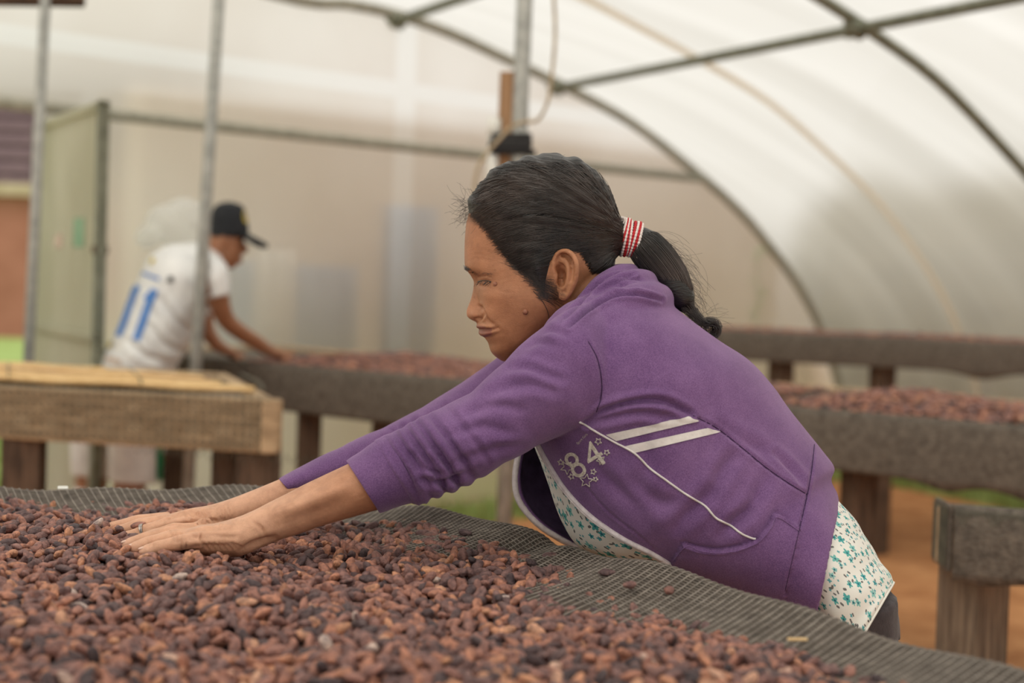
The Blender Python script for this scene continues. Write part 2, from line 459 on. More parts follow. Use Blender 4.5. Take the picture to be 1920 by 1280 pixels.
def pipe(name, label, path, r, mat, cat='pipe', group=None, n=12):
    mb = MB(); mb.tube(np.asarray(path, float), r, n)
    return tag(mb.build(name, mat), label, cat, group)
def hoop(label, t, r=0.026):
    t_ = thing('greenhouse_hoop', label, 'hoop', wp([prof[-1, 0]], [0.0], t)[0], 'hoops of the greenhouse')
    q = inset(prof, 0.0)
    mb = MB(); mb.tube(wp(q[:, 0], q[:, 1], t), r, 12); mb.build('bent_pipe', M_GREENL if t < 1 else M_GREENST, t_)
    return t_
hA = onwall(1040, 152); hs = (hA - WA) @ WD
L2 = 2.47
h1 = hoop('bent steel hoop framing the plastic end wall', 0.02)
h2 = hoop('nearer bent steel hoop crossing the bright roof at upper right', L2, 0.023)
# purlins with their clamps
def purlin(label, px, py, t1=T_END - 0.5):
    p0 = onwall(px, py); s = (p0 - WA) @ WD; z = np.interp(s, prof[:, 0], prof[:, 1])
    r_ = thing('purlin', label, 'pipe', wp([s], [z - 0.03], 0)[0], 'purlins under the roof')
    mb = MB(); mb.tube(np.vstack([wp([s], [z - 0.03], 0), wp([s], [z - 0.03], t1)]), 0.022, 12); mb.build('pipe', M_GREENST, r_)
    for t in (0.02, L2):
        m2 = MB(); c = wp([s], [z - 0.03], t)[0]
        m2.tube(np.array([c - AX * 0.045, c + AX * 0.045]), 0.033, 12)
        m2.tube(np.array([c + WD * 0.04 - [0, 0, 0.01], c - WD * 0.04 + [0, 0, 0.02]]), 0.031, 10)
        m2.build('pipe_clamp', M_GREENST, r_)
purlin('straight roof purlin running from behind the woman up to the right', 1040, 152)
purlin('straight roof purlin leaving the hoop near the top centre', 740, 33)
# tan strap over the roof between the hoops
_q = inset(prof, 0.0); _q = _q[_q[:, 0] > apex_s - 1.5]
_mb = MB(); _mb.tube(wp(_q[:, 0], _q[:, 1], L2 * 0.53) , 0.016, 8)
tag(_mb.build('roof_strap', M_SEAM), 'thin tan strap arching under the roof film between the two hoops', 'strap')
# bars of the end wall
sb1 = np.interp(BAR_Z, *[q for q in (right[::-1, 1], right[::-1, 0])])
pipe('wall_rail', 'long horizontal steel rail across the plastic end wall', np.vstack([wp([DOOR_S0 - .1], [BAR_Z]), wp([sb1], [BAR_Z])]) + WN * 0.03, 0.024, M_GREENL, 'pipe')
pipe('base_rail', 'low dark rail along the foot of the plastic side wall', np.vstack([wp([S_END - .03], [0.06], 0.1), wp([S_END - .03], [0.06], T_END)]), 0.035, M_WOODD, 'rail')
# door post, and lintel bar at the top left
pA0 = P(86, -30, 5.0); pA1 = P(52, 700, 5.0); dA = (pA1 - pA0) / np.linalg.norm(pA1 - pA0)
pA1 = pA0 + dA * (pA0[2] / -dA[2])
pipe('post', 'thin steel post at the left beside the open door panel', [pA0 - dA * 0.5, pA1], 0.017, M_STEEL, 'post', 'upright steel posts')
lb = MB(); a_ = P(-200, -4, 5.02); b_ = P(157, 1, 5.02)
lb.tube(np.array([a_, b_]), 0.022, 10)
tag(lb.build('cross_bar', M_WOODD), 'dark bar end at the top left corner', 'bar')
pB0 = P(412, -30, 5.12); pB1 = P(366, 705, 5.12); dB = (pB1 - pB0) / np.linalg.norm(pB1 - pB0)
pipe('post', 'steel post standing in front of the man in white', [pB0 - dB * 0.6, pB0 + dB * (pB0[2] / -dB[2])], 0.0195, M_STEEL, 'post', 'upright steel posts')
pC0 = P(985, -30, 4.6); pC1 = P(945, 985, 4.6); dC = (pC1 - pC0) / np.linalg.norm(pC1 - pC0)
postC = pipe('post', 'thick galvanised post behind the woman with a plank tied to it', [pC0 - dC * 0.8, pC0 + dC * (pC0[2] / -dC[2])], 0.0235, M_STEEL, 'post', 'upright steel posts')
# ground
struct(mkobj('floor', np.array([[-9, -4, 0], [9, -4, 0], [9, 26, 0], [-9, 26, 0]], float), [[0, 1, 2, 3]], M_DIRT, smooth=False))
gl = np.vstack([wp([-9], [0.012], -0.25), wp([S_END + 2.2], [0.012], -0.25), wp([S_END + 2.2], [0.012], -40), wp([-9], [0.012], -40)])
struct(mkobj('ground_lawn', gl, [[0, 1, 2, 3]], M_LAWN, smooth=False))
def blades(name, label, gen, n, h0, h1):
    mb_v = np.zeros((n * 3, 3)); f = []
    base = gen(n); a = RNG.uniform(0, 2 * math.pi, n); h = RNG.uniform(h0, h1, n); w = RNG.uniform(0.006, 0.012, n)
    side = np.stack([np.cos(a), np.sin(a), 0 * a], 1)
    lean = RNG.normal(0, 0.3, (n, 2))
    tip = base + np.stack([lean[:, 0] * h, lean[:, 1] * h, h], 1)
    V = np.stack([base - side * w[:, None], base + side * w[:, None], tip], 1).reshape(-1, 3)
    o = mkobj(name, V, np.arange(n * 3).reshape(-1, 3), M_GRASS)
    return tag(o, label, 'grass', kind='stuff')
blades('grass', 'green grass growing along the foot of the plastic end wall', lambda n: wp(RNG.uniform(DOOR_S1 + .1, S_END, n), np.zeros(n), 0) + np.outer(RNG.uniform(0.04, 0.45, n), AX), 5000, 0.03, 0.10)
blades('grass', 'green grass beside the low rail of the side wall at right', lambda n: wp(np.full(n, S_END - 0.12), np.zeros(n), 0) + np.outer(RNG.uniform(0.2, 5, n), AX) - np.outer(RNG.uniform(0, 0.3, n), WD), 5000, 0.03, 0.12)
blades('grass', 'bright green lawn seen through the doorway at left', lambda n: wp(RNG.uniform(-3.5, 0.6, n), np.zeros(n), 0) - np.outer(RNG.uniform(0.2, 5, n), AX), 9000, 0.04, 0.13)

# ------------------------------------------------------------------ the open door leaf
dr = P(197, 181, 5.24); dl = P(70, 227, 6.25)
dr = dr.copy(); hz = dl.copy()
dv = dr - dl; dv[2] = 0; dvn = dv / np.linalg.norm(dv); dn = np.cross(dvn, [0, 0, 1.0]); wl = np.linalg.norm(dv)
ztop = 1.70; zb = 0.05
door = thing('door_leaf', 'open greenhouse door leaf of greenish plastic film on a thin frame', 'door', [dl[0], dl[1], 0])
base = np.array([dl[0], dl[1], 0.0]); Rd = np.stack([dvn, dn, [0, 0, 1]], 1)
mb = MB(); mb.box(base + dvn * wl / 2 + [0, 0, (ztop + zb) / 2], (wl, 0.006, ztop - zb), Rd); mb.build('film_panel', M_DOORF, door, False)
for nm, s0, s1, z0, z1 in (('stile', 0, 0.035, zb, ztop), ('stile', wl - 0.04, wl, zb, ztop), ('rail', 0, wl, ztop - 0.03, ztop), ('rail', 0, wl, zb, zb + 0.04), ('rail', 0, wl, 0.9, 0.93)):
    mb = MB(); mb.box(base + dvn * (s0 + s1) / 2 + [0, 0, (z0 + z1) / 2], (s1 - s0, 0.035, z1 - z0), Rd, 0.004); mb.build(nm, M_GREENST if nm == 'stile' else M_DOORF, door, False)
M_GRN = pmat('green_paint', (120, 160, 128), (150, 182, 150), 10, 0.7)
M_PNK = pmat('faded_pink_paint', (196, 170, 156), (204, 184, 168), 10, 0.7)
def door_patch(name, px, py, w, h, m):
    p = onplane(px, py, base, dn); mb = MB(); mb.box(p - dn * 0.0045 * np.sign((p - CAM) @ dn), (w, 0.003, h), Rd); return mb.build(name, m, door, False)
door_patch('green_sticker', 150, 436, 0.16, 0.10, M_GRN)
door_patch('pink_sticker', 112, 452, 0.12, 0.05, M_PNK)
# hinge plate / latch
mb = MB(); mb.box(base + dvn * (wl - .02) + [0, 0, 1.21], (0.03, 0.05, 0.03), Rd, 0.005); mb.build('latch', M_WOODD, door, False)

# ------------------------------------------------------------------ house beyond the doorway
M_TERRA = pmat('terracotta_render', (158, 106, 86), (174, 120, 100), 2, 0.9)
M_ROOFT = pmat('dark_roof_tiles', (98, 80, 82), (122, 102, 100), 8, 0.9)
M_FASC = pmat('pale_fascia', (176, 160, 128), (196, 180, 150), 4, 0.8)
HD = 24.0
hl = P(-420, 640, HD); hr = P(62, 640, HD); hl[2] = hr[2] = 0
house = thing('house', 'terracotta house with a dark tiled roof beyond the doorway', 'house', (hl + hr) / 2)
hz0 = 0.0; zt = P(20, 362, HD)[2]; zr = P(20, 190, HD)[2]
mb = MB(); mb.box([(hl[0] + hr[0]) / 2, HD + 1.5, zt / 2], (hr[0] - hl[0], 3.0, zt)); mb.build('wall', M_TERRA, house, False)
mb = MB(); mb.box([(hl[0] + hr[0]) / 2, HD - 0.1, zt + 0.05], (hr[0] - hl[0] + .5, 0.12, 0.18)); mb.build('fascia', M_FASC, house, False)
ntile = 7
for i in range(ntile):
    f0 = i / ntile; f1 = (i + 1) / ntile
    y0 = HD - .15 + 1.6 * f0; y1 = HD - .15 + 1.6 * f1 + 0.12; z0 = zt + 0.08 + (zr + .25 - zt) * f0; z1 = zt + 0.08 + (zr + .25 - zt) * f1
    x0 = hl[0] - .2; x1 = hr[0] + .25
    V = np.array([[x0, y0, z0 + .03], [x1, y0, z0 + .03], [x1, y1, z1], [x0, y1, z1], [x0, y0, z0 - .02], [x1, y0, z0 - .02], [x1, y1, z1 - .05], [x0, y1, z1 - .05]])
    mkobj('tile_course', V, [[0, 1, 2, 3], [4, 7, 6, 5], [0, 4, 5, 1], [2, 6, 7, 3], [0, 3, 7, 4], [1, 5, 6, 2]], M_ROOFT, house, False)

# ------------------------------------------------------------------ things on the galvanised post
def pc(py, dx=0.0, dy=0.0):
    p = P(945 + 40 * (985 - py) / 1015, py, 4.6); return p + RT * dx + np.array([0, dy, 0])
RC = np.stack([RT, np.cross(dC, RT), -dC], 1)
plank = MB(); a = pc(134, -0.042, 0.01); b = pc(330, -0.042, 0.01)
plank.box((a + b) / 2, (0.042, 0.025, np.linalg.norm(a - b)), RC, 0.003)
tag(plank.build('wooden_plank', M_WOODR, smooth=False), 'orange brown plank tied to the thick galvanised post', 'plank')
pv = MB(); a = pc(236, -0.073, -0.005); b = pc(430, -0.073, -0.005)
pv.tube(np.array([a, b]), 0.0165, 12)
pv.tube(np.array([a - dC * 0.02, a + dC * 0.03]), 0.019, 12)
tag(pv.build('plastic_pipe', M_WHITEPL), 'white plastic pipe strapped beside the plank on the post', 'pipe')
st = MB(); c = pc(272, -0.025, -0.005)
for q, (w, h) in enumerate(((0.125, 0.03), (0.115, 0.022), (0.13, 0.012))):
    st.box(c + UP * (0.0 if q == 0 else 0.02 if q == 1 else -0.022) + RT * 0.004 * q, (w, 0.06, h), RC, 0.004)
tag(st.build('rubber_strap', M_BLACKRUB, smooth=False), 'black rubber strap wound round post, plank and pipe', 'strap')
cd = MB(); cpts = [(1034, -330), (1036, -160), (1038, -20), (1041, 60), (1036, 130), (1027, 190), (1008, 225), (985, 228), (962, 236), (935, 262), (915, 285), (898, 310), (890, 345), (892, 380)]
cd.tube(crom(P([q[0] for q in cpts], [q[1] for q in cpts], np.full(len(cpts), 4.53)), 6), 0.005, 6)
tag(cd.build('rope', M_CORD), 'thin beige rope looping down beside the galvanised post', 'rope')

# ------------------------------------------------------------------ shapes behind the film: vine, plastic bag, sheets on a line, pale posts
vine = thing('vine', 'thin green vine climbing outside the plastic at right', 'plant', onwall(1425, 640, -0.05))
mb = MB(); vp = [(1418, 660), (1412, 600), (1420, 550), (1414, 510), (1424, 470), (1440, 455)]
vpts = crom([onwall(x, y, -0.04) for x, y in vp], 6); mb.tube(vpts, 0.006, 6); mb.build('stem', M_LEAF, vine)
for i in range(16):
    p = vpts[int(RNG.integers(2, len(vpts) - 1))]
    mb = MB(); s = RNG.uniform(0.035, 0.06); a = RNG.uniform(0, 6.28); q = np.array([math.cos(a), math.sin(a) * 0.4, RNG.uniform(-.6, .4)]); q /= np.linalg.norm(q)
    side = np.cross(q, [0.2, -1, 0.3]); side /= np.linalg.norm(side); nrm = np.cross(q, side)
    V = [p, p + q * s * .5 + side * s * .42 + nrm * .004, p + q * s * 1.1, p + q * s * .5 - side * s * .42 + nrm * .004, p + q * s * .5 - nrm * .006]
    mb.add(V, [[0, 1, 4], [1, 2, 4], [2, 3, 4], [3, 0, 4]]); mb.build('leaf', M_LEAF, vine)
M_BAG = film_mat('white_bag_film', (246, 246, 246), (252, 252, 252), 0.55, 6, (1, 1, 1), 0.45)
mb = MB()
for (x, y, r) in ((345, 408, .085), (310, 418, .075), (278, 445, .05), (362, 430, .06), (330, 440, .07)):
    mb.ellipsoid(onwall(x, y, 0.12), (r * 1.1, r * .7, r), nu=18, nv=12)
V, F = remesh(mb, 0.012, 3)
n_ = np.sin(V[:, 0] * 61) * np.sin(V[:, 2] * 73 + 1) * 0.006
V[:, 1] += n_
bag = mkobj('plastic_bag', V, F, M_BAG); tag(bag, 'crumpled white plastic bag hanging at the wall behind the man', 'bag')
# cloths on a line outside, seen dimly through the film
M_CLB = pmat('grey_blue_cloth', (150, 158, 178), (172, 178, 194), 5, 0.9)
M_CLW = pmat('pale_cloth', (226, 220, 208), (240, 236, 228), 5, 0.9)
for (x0, x1, y0, y1, m, lab) in ((452, 528, 488, 690, M_CLB, 'small grey blue cloth outside the film right of the man'), (612, 722, 500, 700, M_CLB, 'broad grey blue cloth outside the film, left of the pale seam'),
                            (772, 868, 385, 700, M_CLB, 'tall grey blue cloth outside the film, right of the pale seam'), (536, 604, 470, 700, M_CLW, 'pale cloth outside the film between grey blue cloths')):
    nx = 14; s0 = s_at(x0); s1 = s_at(x1); zt_ = onwall((x0 + x1) / 2, y0)[2]; zb_ = onwall((x0 + x1) / 2, y1)[2]
    u = np.linspace(0, 1, nx); V = []
    for z in (zb_, zt_):
        for k in (0, 1):
            q = wp(s0 + (s1 - s0) * u, np.full(nx, z), 0) - WN * (0.30 + 0.02 * np.sin(u * 17))[:, None] - WN * 0.006 * k
            V.append(q)
    f = []
    for i in range(nx - 1):
        f += [[i, i + 1, 2 * nx + i + 1, 2 * nx + i], [nx + i, 3 * nx + i, 3 * nx + i + 1, nx + i + 1], [2 * nx + i, 2 * nx + i + 1, 3 * nx + i + 1, 3 * nx + i], [i, nx + i, nx + i + 1, i + 1]]
    tag(mkobj('hanging_cloth', np.vstack(V), f, m), lab, 'cloth', 'cloths hanging outside')

# ------------------------------------------------------------------ netting
def net_wires(mb, fn, nu, nv, r, hexa=False, wob=0.0):
    """woven wires over a surface fn(u,v) -> point, u in 0..nu, v in 0..nv (cells); diamond or hexagonal"""
    def line(uv):
        p = np.array([fn(a, b) for a, b in uv]); mb.tube(p, r, 3, caps=False)
    if not hexa:
        for k in range(-nv, nu + 1):
            a = [(k + t, t) for t in range(nv + 1) if 0 <= k + t <= nu]
            b = [(k + nv - t, t) for t in range(nv + 1) if 0 <= k + nv - t <= nu]
            if len(a) > 1: line(a)
            if len(b) > 1: line(b)
    else:
        for k in range(nu):
            pts = []
            for j in range(nv * 2 + 1):
                s = (j // 2 + (j % 2)) % 2
                ph = (j % 4) in (1, 2)
                pts.append((k + (0.36 if (j % 4) in (1, 2) else -0.0) + 0.07 * math.sin(k * 7 + j), j * 0.5))
            line(pts)
            pts = [(k + 1 - (0.64 - 0.36 if (j % 4) in (1, 2) else 0.0) - 0.36 + 0.07 * math.sin(k * 5 + j * 3), j * 0.5) for j in range(nv * 2 + 1)]
            line(pts)

def board(mb, a, b, z0, z1, th, back):
    """plank on edge from a to b (top line), thickness towards back"""
    a = np.array([a[0], a[1], 0.0]); b = np.array([b[0], b[1], 0.0]); d = b - a; L = np.linalg.norm(d); d /= L
    bk = np.array([back[0], back[1], 0.0]); bk /= np.linalg.norm(bk); bk -= d * (bk @ d); bk /= np.linalg.norm(bk)
    R = np.stack([d, bk, [0, 0, 1]], 1)
    mb.box((a + b) / 2 + bk * th / 2 + [0, 0, (z0 + z1) / 2], (L, th, z1 - z0), R, 0.006)
    return d, bk, L
def table(label, A, B, z, depth, back, bh, legs, bmat, lmat, leg=0.085, lrot=0.6, wrap=True, sag=None, name='drying_table'):
    A = np.array([A[0], A[1], 0.0]); B = np.array([B[0], B[1], 0.0]); d = (B - A) / np.linalg.norm(B - A)
    bk = np.array([-d[1], d[0], 0.0]); bk = bk if bk[1] > 0 else -bk
    if back is not None: bk = np.array([back[0], back[1], 0.0]); bk /= np.linalg.norm(bk)
    C_ = (A + B) / 2 + bk * depth / 2
    t = thing(name, label, 'table', [C_[0], C_[1], 0], 'drying tables')
    L = np.linalg.norm(B - A)
    for (p, q, w) in ((A, B, bk), (A + bk * depth, B + bk * depth, -bk), (A, A + bk * depth, d), (B, B + bk * depth, -d)):
        mb = MB(); board(mb, p, q, z - bh, z, 0.04, w); mb.build('side_board', bmat, t, False)
    mb = MB(); R = np.stack([d, bk, [0, 0, 1]], 1); mb.box(C_ + [0, 0, z - 0.02], (L - 0.06, depth - 0.06, 0.012), R); mb.build('net_bed', M_NETD, t, False)
    for (u, v) in legs:
        p = A + d * u + bk * v
        c, s = math.cos(lrot), math.sin(lrot); Rl = np.array([[c, -s, 0], [s, c, 0], [0, 0, 1]])
        mb = MB(); mb.box(p + [0, 0, (z - bh + 0.03) / 2], (leg, leg, z - bh + 0.03), Rl, 0.004); mb.build('leg', lmat, t, False)
    if wrap:
        # net cloth drawn over the front board and hanging a little below it
        n = max(40, int(L * 40)); u = np.linspace(0, 1, n)
        low = (sag(u * L) if sag is not None else 0.0 * u)
        rows = []
        for (off, zz) in ((0.05, z + 0.004), (0.0, z + 0.008), (-0.006, z - 0.01), (-0.008, z - bh * .5), (-0.007, z - bh), (-0.004, None)):
            zz_ = (z - bh - 0.004 - low) if zz is None else np.full(n, zz)
            rows.append(A + np.outer(u * L, d) + np.outer(np.full(n, off), bk) + np.outer(zz_, [0, 0, 1]))
        V = np.vstack(rows); V2 = V + np.tile(bk * 0.003, (len(V), 1)) * -1
        o = mkobj('net_cover', V2, grid_faces(len(rows), n, False), M_NETD, t)
        sm = o.modifiers.new('thick', 'SOLIDIFY'); sm.thickness = 0.003
    t['_d'] = 0; del t['_d']
    return t, A, d, bk, L

# -- left table with the cane mat
lA = G(-150, 716, 0.84); lB = G(522, 749, 0.84)
tL, A, d, bk, L = table('drying table with a wired wooden side board under the cane mat at left', lA, lB, 0.84, 1.0, (-0.30, 0.95), 0.137,
                        [(L_, v) for L_ in (0.3,) for v in (0.07, 0.93)], M_WOODH, M_WOODD, 0.10, 0.1, False)
for (x0, x1, dd) in ((395, 437, 4.12), (442, 518, 4.03)):
    a = P((x0 + x1) / 2, 860, dd); w = (x1 - x0) / FPX * dd
    mb = MB(); mb.box([a[0], a[1] + 0.05, 0.36], (w, 0.09, 0.72), None, 0.004); mb.build('leg', M_WOODD, tL, False)
mb = MB()
cs = 0.021
def hexfn(u, v):
    return A + d * (u * cs) - bk * (0.006 + 0.004 * math.sin(u * 1.7) * math.sin(v * 1.3)) + np.array([0, 0, 0.846 - v * 0.0125])
net_wires(mb, hexfn, int(L / cs), 11, 0.0018, True)
mb.build('chicken_wire', M_WIRE, tL, kind='stuff')
mb = MB()     # loose wire hanging under the board
for k in range(26):
    u = 0.55 + 0.024 * k; x = A + d * (u + 0.05) - bk * 0.004
    ln = 0.016 + 0.02 * abs(math.sin(k * 0.9)) * (1 - abs(k - 13) / 14)
    mb.tube(np.array([x + [0, 0, 0.703], x + d * 0.010 + [0, 0, 0.703 - ln], x + d * 0.024 + [0, 0, 0.703]]), 0.0012, 3, False)
mb.build('wire_fringe', M_WIRE, tL, kind='stuff')
for (px, py) in ((12, 782), (207, 792), (388, 800), (497, 776)):
    p = onplane(px, py, A, bk); mb = MB(); mb.ellipsoid(p - bk * 0.008, (0.012, 0.006, 0.008), nu=10, nv=6)
    mb.tube(np.array([p - bk * .008, p - bk * .009 + d * 0.02 + [0, 0, -.004]]), 0.003, 6); mb.build('bent_nail', M_WOODD, tL)
mb = MB(); q = [onplane(x, y, A, bk) - bk * 0.011 for x, y in ((207, 735), (206, 792), (230, 798), (290, 802), (350, 803), (388, 800), (392, 740))]
mb.tube(crom(q, 5), 0.0022, 5); mb.build('tie_wire', M_WIRE, tL)
# cane mat
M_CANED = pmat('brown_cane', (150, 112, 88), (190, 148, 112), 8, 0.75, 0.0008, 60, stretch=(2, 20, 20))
mat_ = thing('cane_mat', 'mat of dry yellow canes lying on the left table', 'mat', A + d * L / 2 + bk * .3 + [0, 0, .845])
xe = G(443, 735, 0.87); ue = (xe - A) @ d
for i in range(26):
    v = 0.06 + i * 0.0155; r = 0.0085 + 0.0015 * math.sin(i * 3.1)
    e = ue - 0.02 - 0.028 * i * (0.7 + 0.3 * math.sin(i * 12.9)) * 0.55 + 0.012 * math.sin(i * 7)
    p0 = A + bk * v + [0, 0, 0.858 + 0.003 * math.sin(i * 2.3) + (0.012 if i % 5 == 0 and i else 0)] - d * 0.3
    p1 = A + bk * (v + 0.006 * math.sin(i)) + d * e + [0, 0, 0.856 + (0.008 if i % 5 == 0 and i else 0)]
    u = np.linspace(0, 1, 30); pts = p0 + np.outer(u, p1 - p0) + np.outer(0.002 * np.sin(u * 20 + i), [0, 0, 1])
    rr = r * (1 + 0.18 * (np.abs(((u * 9 + i * .37) % 1) - 0.5) > 0.46))
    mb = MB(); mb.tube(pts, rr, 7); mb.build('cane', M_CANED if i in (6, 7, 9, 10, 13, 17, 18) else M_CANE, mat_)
for u_ in (0.25, 0.62, 0.95):
    mb = MB(); p = A + d * u_ + [0, 0, 0.872]; mb.tube(crom([p + bk * 0.045 - [0, 0, .012], p + bk * 0.1, p + bk * 0.3 + [0, 0, .002], p + bk * 0.47]
                                                      , 4), 0.0025, 5); mb.build('binding_cord', M_WIRE, mat_)

# -- long table behind, where the man works
mA = np.array([-1.66, 6.02]); mB = np.array([1.9, 3.31])
tM, A, d, bk, L = table('long drying table of beans behind the woman where the man works', mA, mB, 0.84, 1.05, None, 0.135,
    [(0.5, .08), (1.18, .08), (1.52, .08), (2.75, .08), (3.17, .10), (4.3, .08)], M_WOODH, M_WOODD, 0.075, 0.25,
    sag=lambda u: 0.004 + 0.006 * np.abs(np.sin(u * 3)) + 0.035 * np.exp(-((u - 3.72) / .10) ** 2) + 0.02 * np.exp(-((u - 3.45) / .06) ** 2))
MID = (A, d, bk, L)
# -- far table at right
fA = np.array([0.72, 7.30]); fB = np.array([2.5, 6.6])
tF, A, d, bk, L = table('farthest drying table at right near the plastic side wall', fA, fB, 0.95, 0.95, None, 0.115,
    [(0.50, .08), (0.95, .08), (1.75, .08)], M_WOODH, M_WOODD, 0.085, 0.5, sag=lambda u: 0.004 + 0.03 * np.exp(-((u - 1.38) / .1) ** 2))
FAR = (A, d, bk, L)
# -- nearest bench at right
nA = G(1788, 957, 0.78); nB = nA + np.array([1.1, -0.42, 0])
tN, A, d, bk, L = table('low net-wrapped drying table at the right edge, nearest of the background', nA, nB, 0.78, 0.10, (0.02, 1.0), 0.105,
    [(1.0, .08)], M_WOODH, M_WOOD, 0.10, 0.6, sag=lambda u: 0.006 + 0.012 * np.exp(-((u - 0.05) / .06) ** 2))
a = P(1836, 1150, 2.86); mb = MB(); c, s = math.cos(0.66), math.sin(0.66)
mb.box([a[0], a[1] + .04, 0.34], (0.098, 0.088, 0.68), np.array([[c, -s, 0], [s, c, 0], [0, 0, 1]]), 0.004); mb.build('leg', M_WOOD, tN, False)
mb = MB()
def dfn(u, v):
    return A + d * (u * 0.0085) - bk * (0.0115 + 0.001 * math.sin(u)) + np.array([0, 0, 0.784 - v * 0.0095])
net_wires(mb, dfn, 60, 11, 0.0009)
def dfn2(u, v):
    return A - d * (0.010) + bk * (u * 0.0085) + np.array([0, 0, 0.784 - v * 0.0095])
net_wires(mb, dfn2, 12, 11, 0.0009)
mb.build('net_wires', M_WIRE, tN, kind='stuff')
mb = MB(); mb.box(A + bk * 0.05 + [0, 0, .731] - d * .004, (.006, .11, .116), np.stack([[bk[1], -bk[0], 0], bk, [0, 0, 1]], 1)); mb.build('net_cover', M_NETD, tN, False)

# ------------------------------------------------------------------ cocoa beans
def bean_mat(name, per_object):
    m, nt, b = mat_new(name)
    if per_object: src = nn(nt, 'ShaderNodeObjectInfo').outputs['Random']
    else:
        at = nn(nt, 'ShaderNodeAttribute'); at.attribute_name = 'tone'; src = at.outputs['Fac']
    cr = nn(nt, 'ShaderNodeValToRGB'); nt.links.new(src, cr.inputs[0])
    cols = [(0.0, (76, 66, 68)), (0.16, (98, 80, 80)), (0.36, (132, 101, 96)), (0.58, (158, 114, 102)), (0.80, (184, 128, 104)), (0.93, (206, 150, 116)), (1.0, (208, 186, 174))]
    e = cr.color_ramp.elements
    e[0].position, e[0].color = cols[0][0], s2l(cols[0][1]); e[1].position, e[1].color = 1.0, s2l(cols[-1][1])
    for p, c in cols[1:-1]:
        q = e.new(p); q.color = s2l(c)
    tc = nn(nt, 'ShaderNodeTexCoord')
    nz = nn(nt, 'ShaderNodeTexNoise', Scale=170.0, Detail=3); nt.links.new(tc.outputs['Object'], nz.inputs['Vector'])
    c2 = nn(nt, 'ShaderNodeValToRGB'); nt.links.new(nz.outputs['Fac'], c2.inputs[0])
    c2.color_ramp.elements[0].position = 0.36; c2.color_ramp.elements[1].position = 0.66
    c2.color_ramp.elements[0].color = (0.50, 0.50, 0.55, 1); c2.color_ramp.elements[1].color = (1.22, 1.2, 1.18, 1)
    mx = nn(nt, 'ShaderNodeMix', data_type='RGBA', blend_type='MULTIPLY'); mx.inputs[0].default_value = 0.9
    nt.links.new(cr.outputs[0], mx.inputs[6]); nt.links.new(c2.outputs[0], mx.inputs[7])
    nt.links.new(mx.outputs[2], b.inputs['Base Color'])
    bp = nn(nt, 'ShaderNodeBump', Strength=1.0, Distance=0.0022); n2 = nn(nt, 'ShaderNodeTexNoise', Scale=330.0, Detail=3)
    nt.links.new(tc.outputs['Object'], n2.inputs['Vector']); nt.links.new(n2.outputs['Fac'], bp.inputs['Height']); nt.links.new(bp.outputs[0], b.inputs['Normal'])
    b.inputs['Roughness'].default_value = 0.62; b.inputs['Specular IOR Level'].default_value = 0.35
    return m
M_BEAN = bean_mat('cocoa_bean_bulk', False); M_BEANO = bean_mat('cocoa_bean_single', True)
def bean_shape(i, nu=10, nv=6):
    r = np.random.default_rng(100 + i)
    th = np.linspace(0, math.pi, nv + 1)[1:-1]; ph = np.arange(nu) * 2 * math.pi / nu
    q = np.stack([np.repeat(np.cos(th)[:, None], nu, 1), np.sin(th)[:, None] * np.cos(ph), np.sin(th)[:, None] * np.sin(ph)], -1).reshape(-1, 3)
    q = np.vstack([q, [1, 0, 0], [-1, 0, 0]])
    L, W, H = r.uniform(.0094, .0116), r.uniform(.0050, .0062), r.uniform(.0038, .0048)
    x = q[:, 0]
    w = (1 - 0.22 * x * r.uniform(.3, 1.2))                       # one end blunter
    dent = 1 + 0.10 * r.normal(size=len(q))
    q = np.stack([x * L, q[:, 1] * W * w * dent, q[:, 2] * H * w * dent], 1)
    q[:, 1] += 0.0016 * r.uniform(-1, 1) * (x ** 2)               # slight kidney bend
    f = grid_faces(nv - 1, nu).tolist(); k = (nv - 1) * nu
    for j in range(nu):
        f.append([(j + 1) % nu, j, k]); f.append([(nv - 2) * nu + j, (nv - 2) * nu + (j + 1) % nu, k + 1])
    return q, f
BEANS = [bean_shape(i) for i in range(10)]
BEANS_LO = [bean_shape(i, 6, 4) for i in range(6)]
def rotm(yaw, pitch, roll):
    cy, sy, cp, sp, cr, sr = math.cos(yaw), math.sin(yaw), math.cos(pitch), math.sin(pitch), math.cos(roll), math.sin(roll)
    return np.array([[cy, -sy, 0], [sy, cy, 0], [0, 0, 1]]) @ np.array([[cp, 0, sp], [0, 1, 0], [-sp, 0, cp]]) @ np.array([[1, 0, 0], [0, cr, -sr], [0, sr, cr]])
def bulk_beans(name, label, pos, rots, shapes, tones, scl=None, lo=None):
    vs = []; fs = []; tn = []; n = 0
    FA = [np.array([q if len(q) == 4 else q + [q[-1]] for q in s[1]]) for s in shapes]
    FL = [np.array([q if len(q) == 4 else q + [q[-1]] for q in s[1]]) for s in BEANS_LO]
    mefs = []
    for i, p in enumerate(pos):
        if lo is not None and lo[i]: v = BEANS_LO[i % 6][0]; fa = FL[i % 6]
        else: v = shapes[i % len(shapes)][0]; fa = FA[i % len(shapes)]
        vs.append((v * (1 if scl is None else scl[i])) @ rots[i].T + p); mefs.append(fa + n); n += len(v); tn.append(np.full(len(v), tones[i]))
    F = np.vstack(mefs); tri = F[:, 2] == F[:, 3]
    fl = [r[:3] if t else r for r, t in zip(F.tolist(), tri)]
    o = mkobj(name, np.vstack(vs), fl, M_BEAN)
    set_attr(o.data, 'tone', np.concatenate(tn))
    if label: tag(o, label, 'cocoa beans', kind='stuff')
    return o
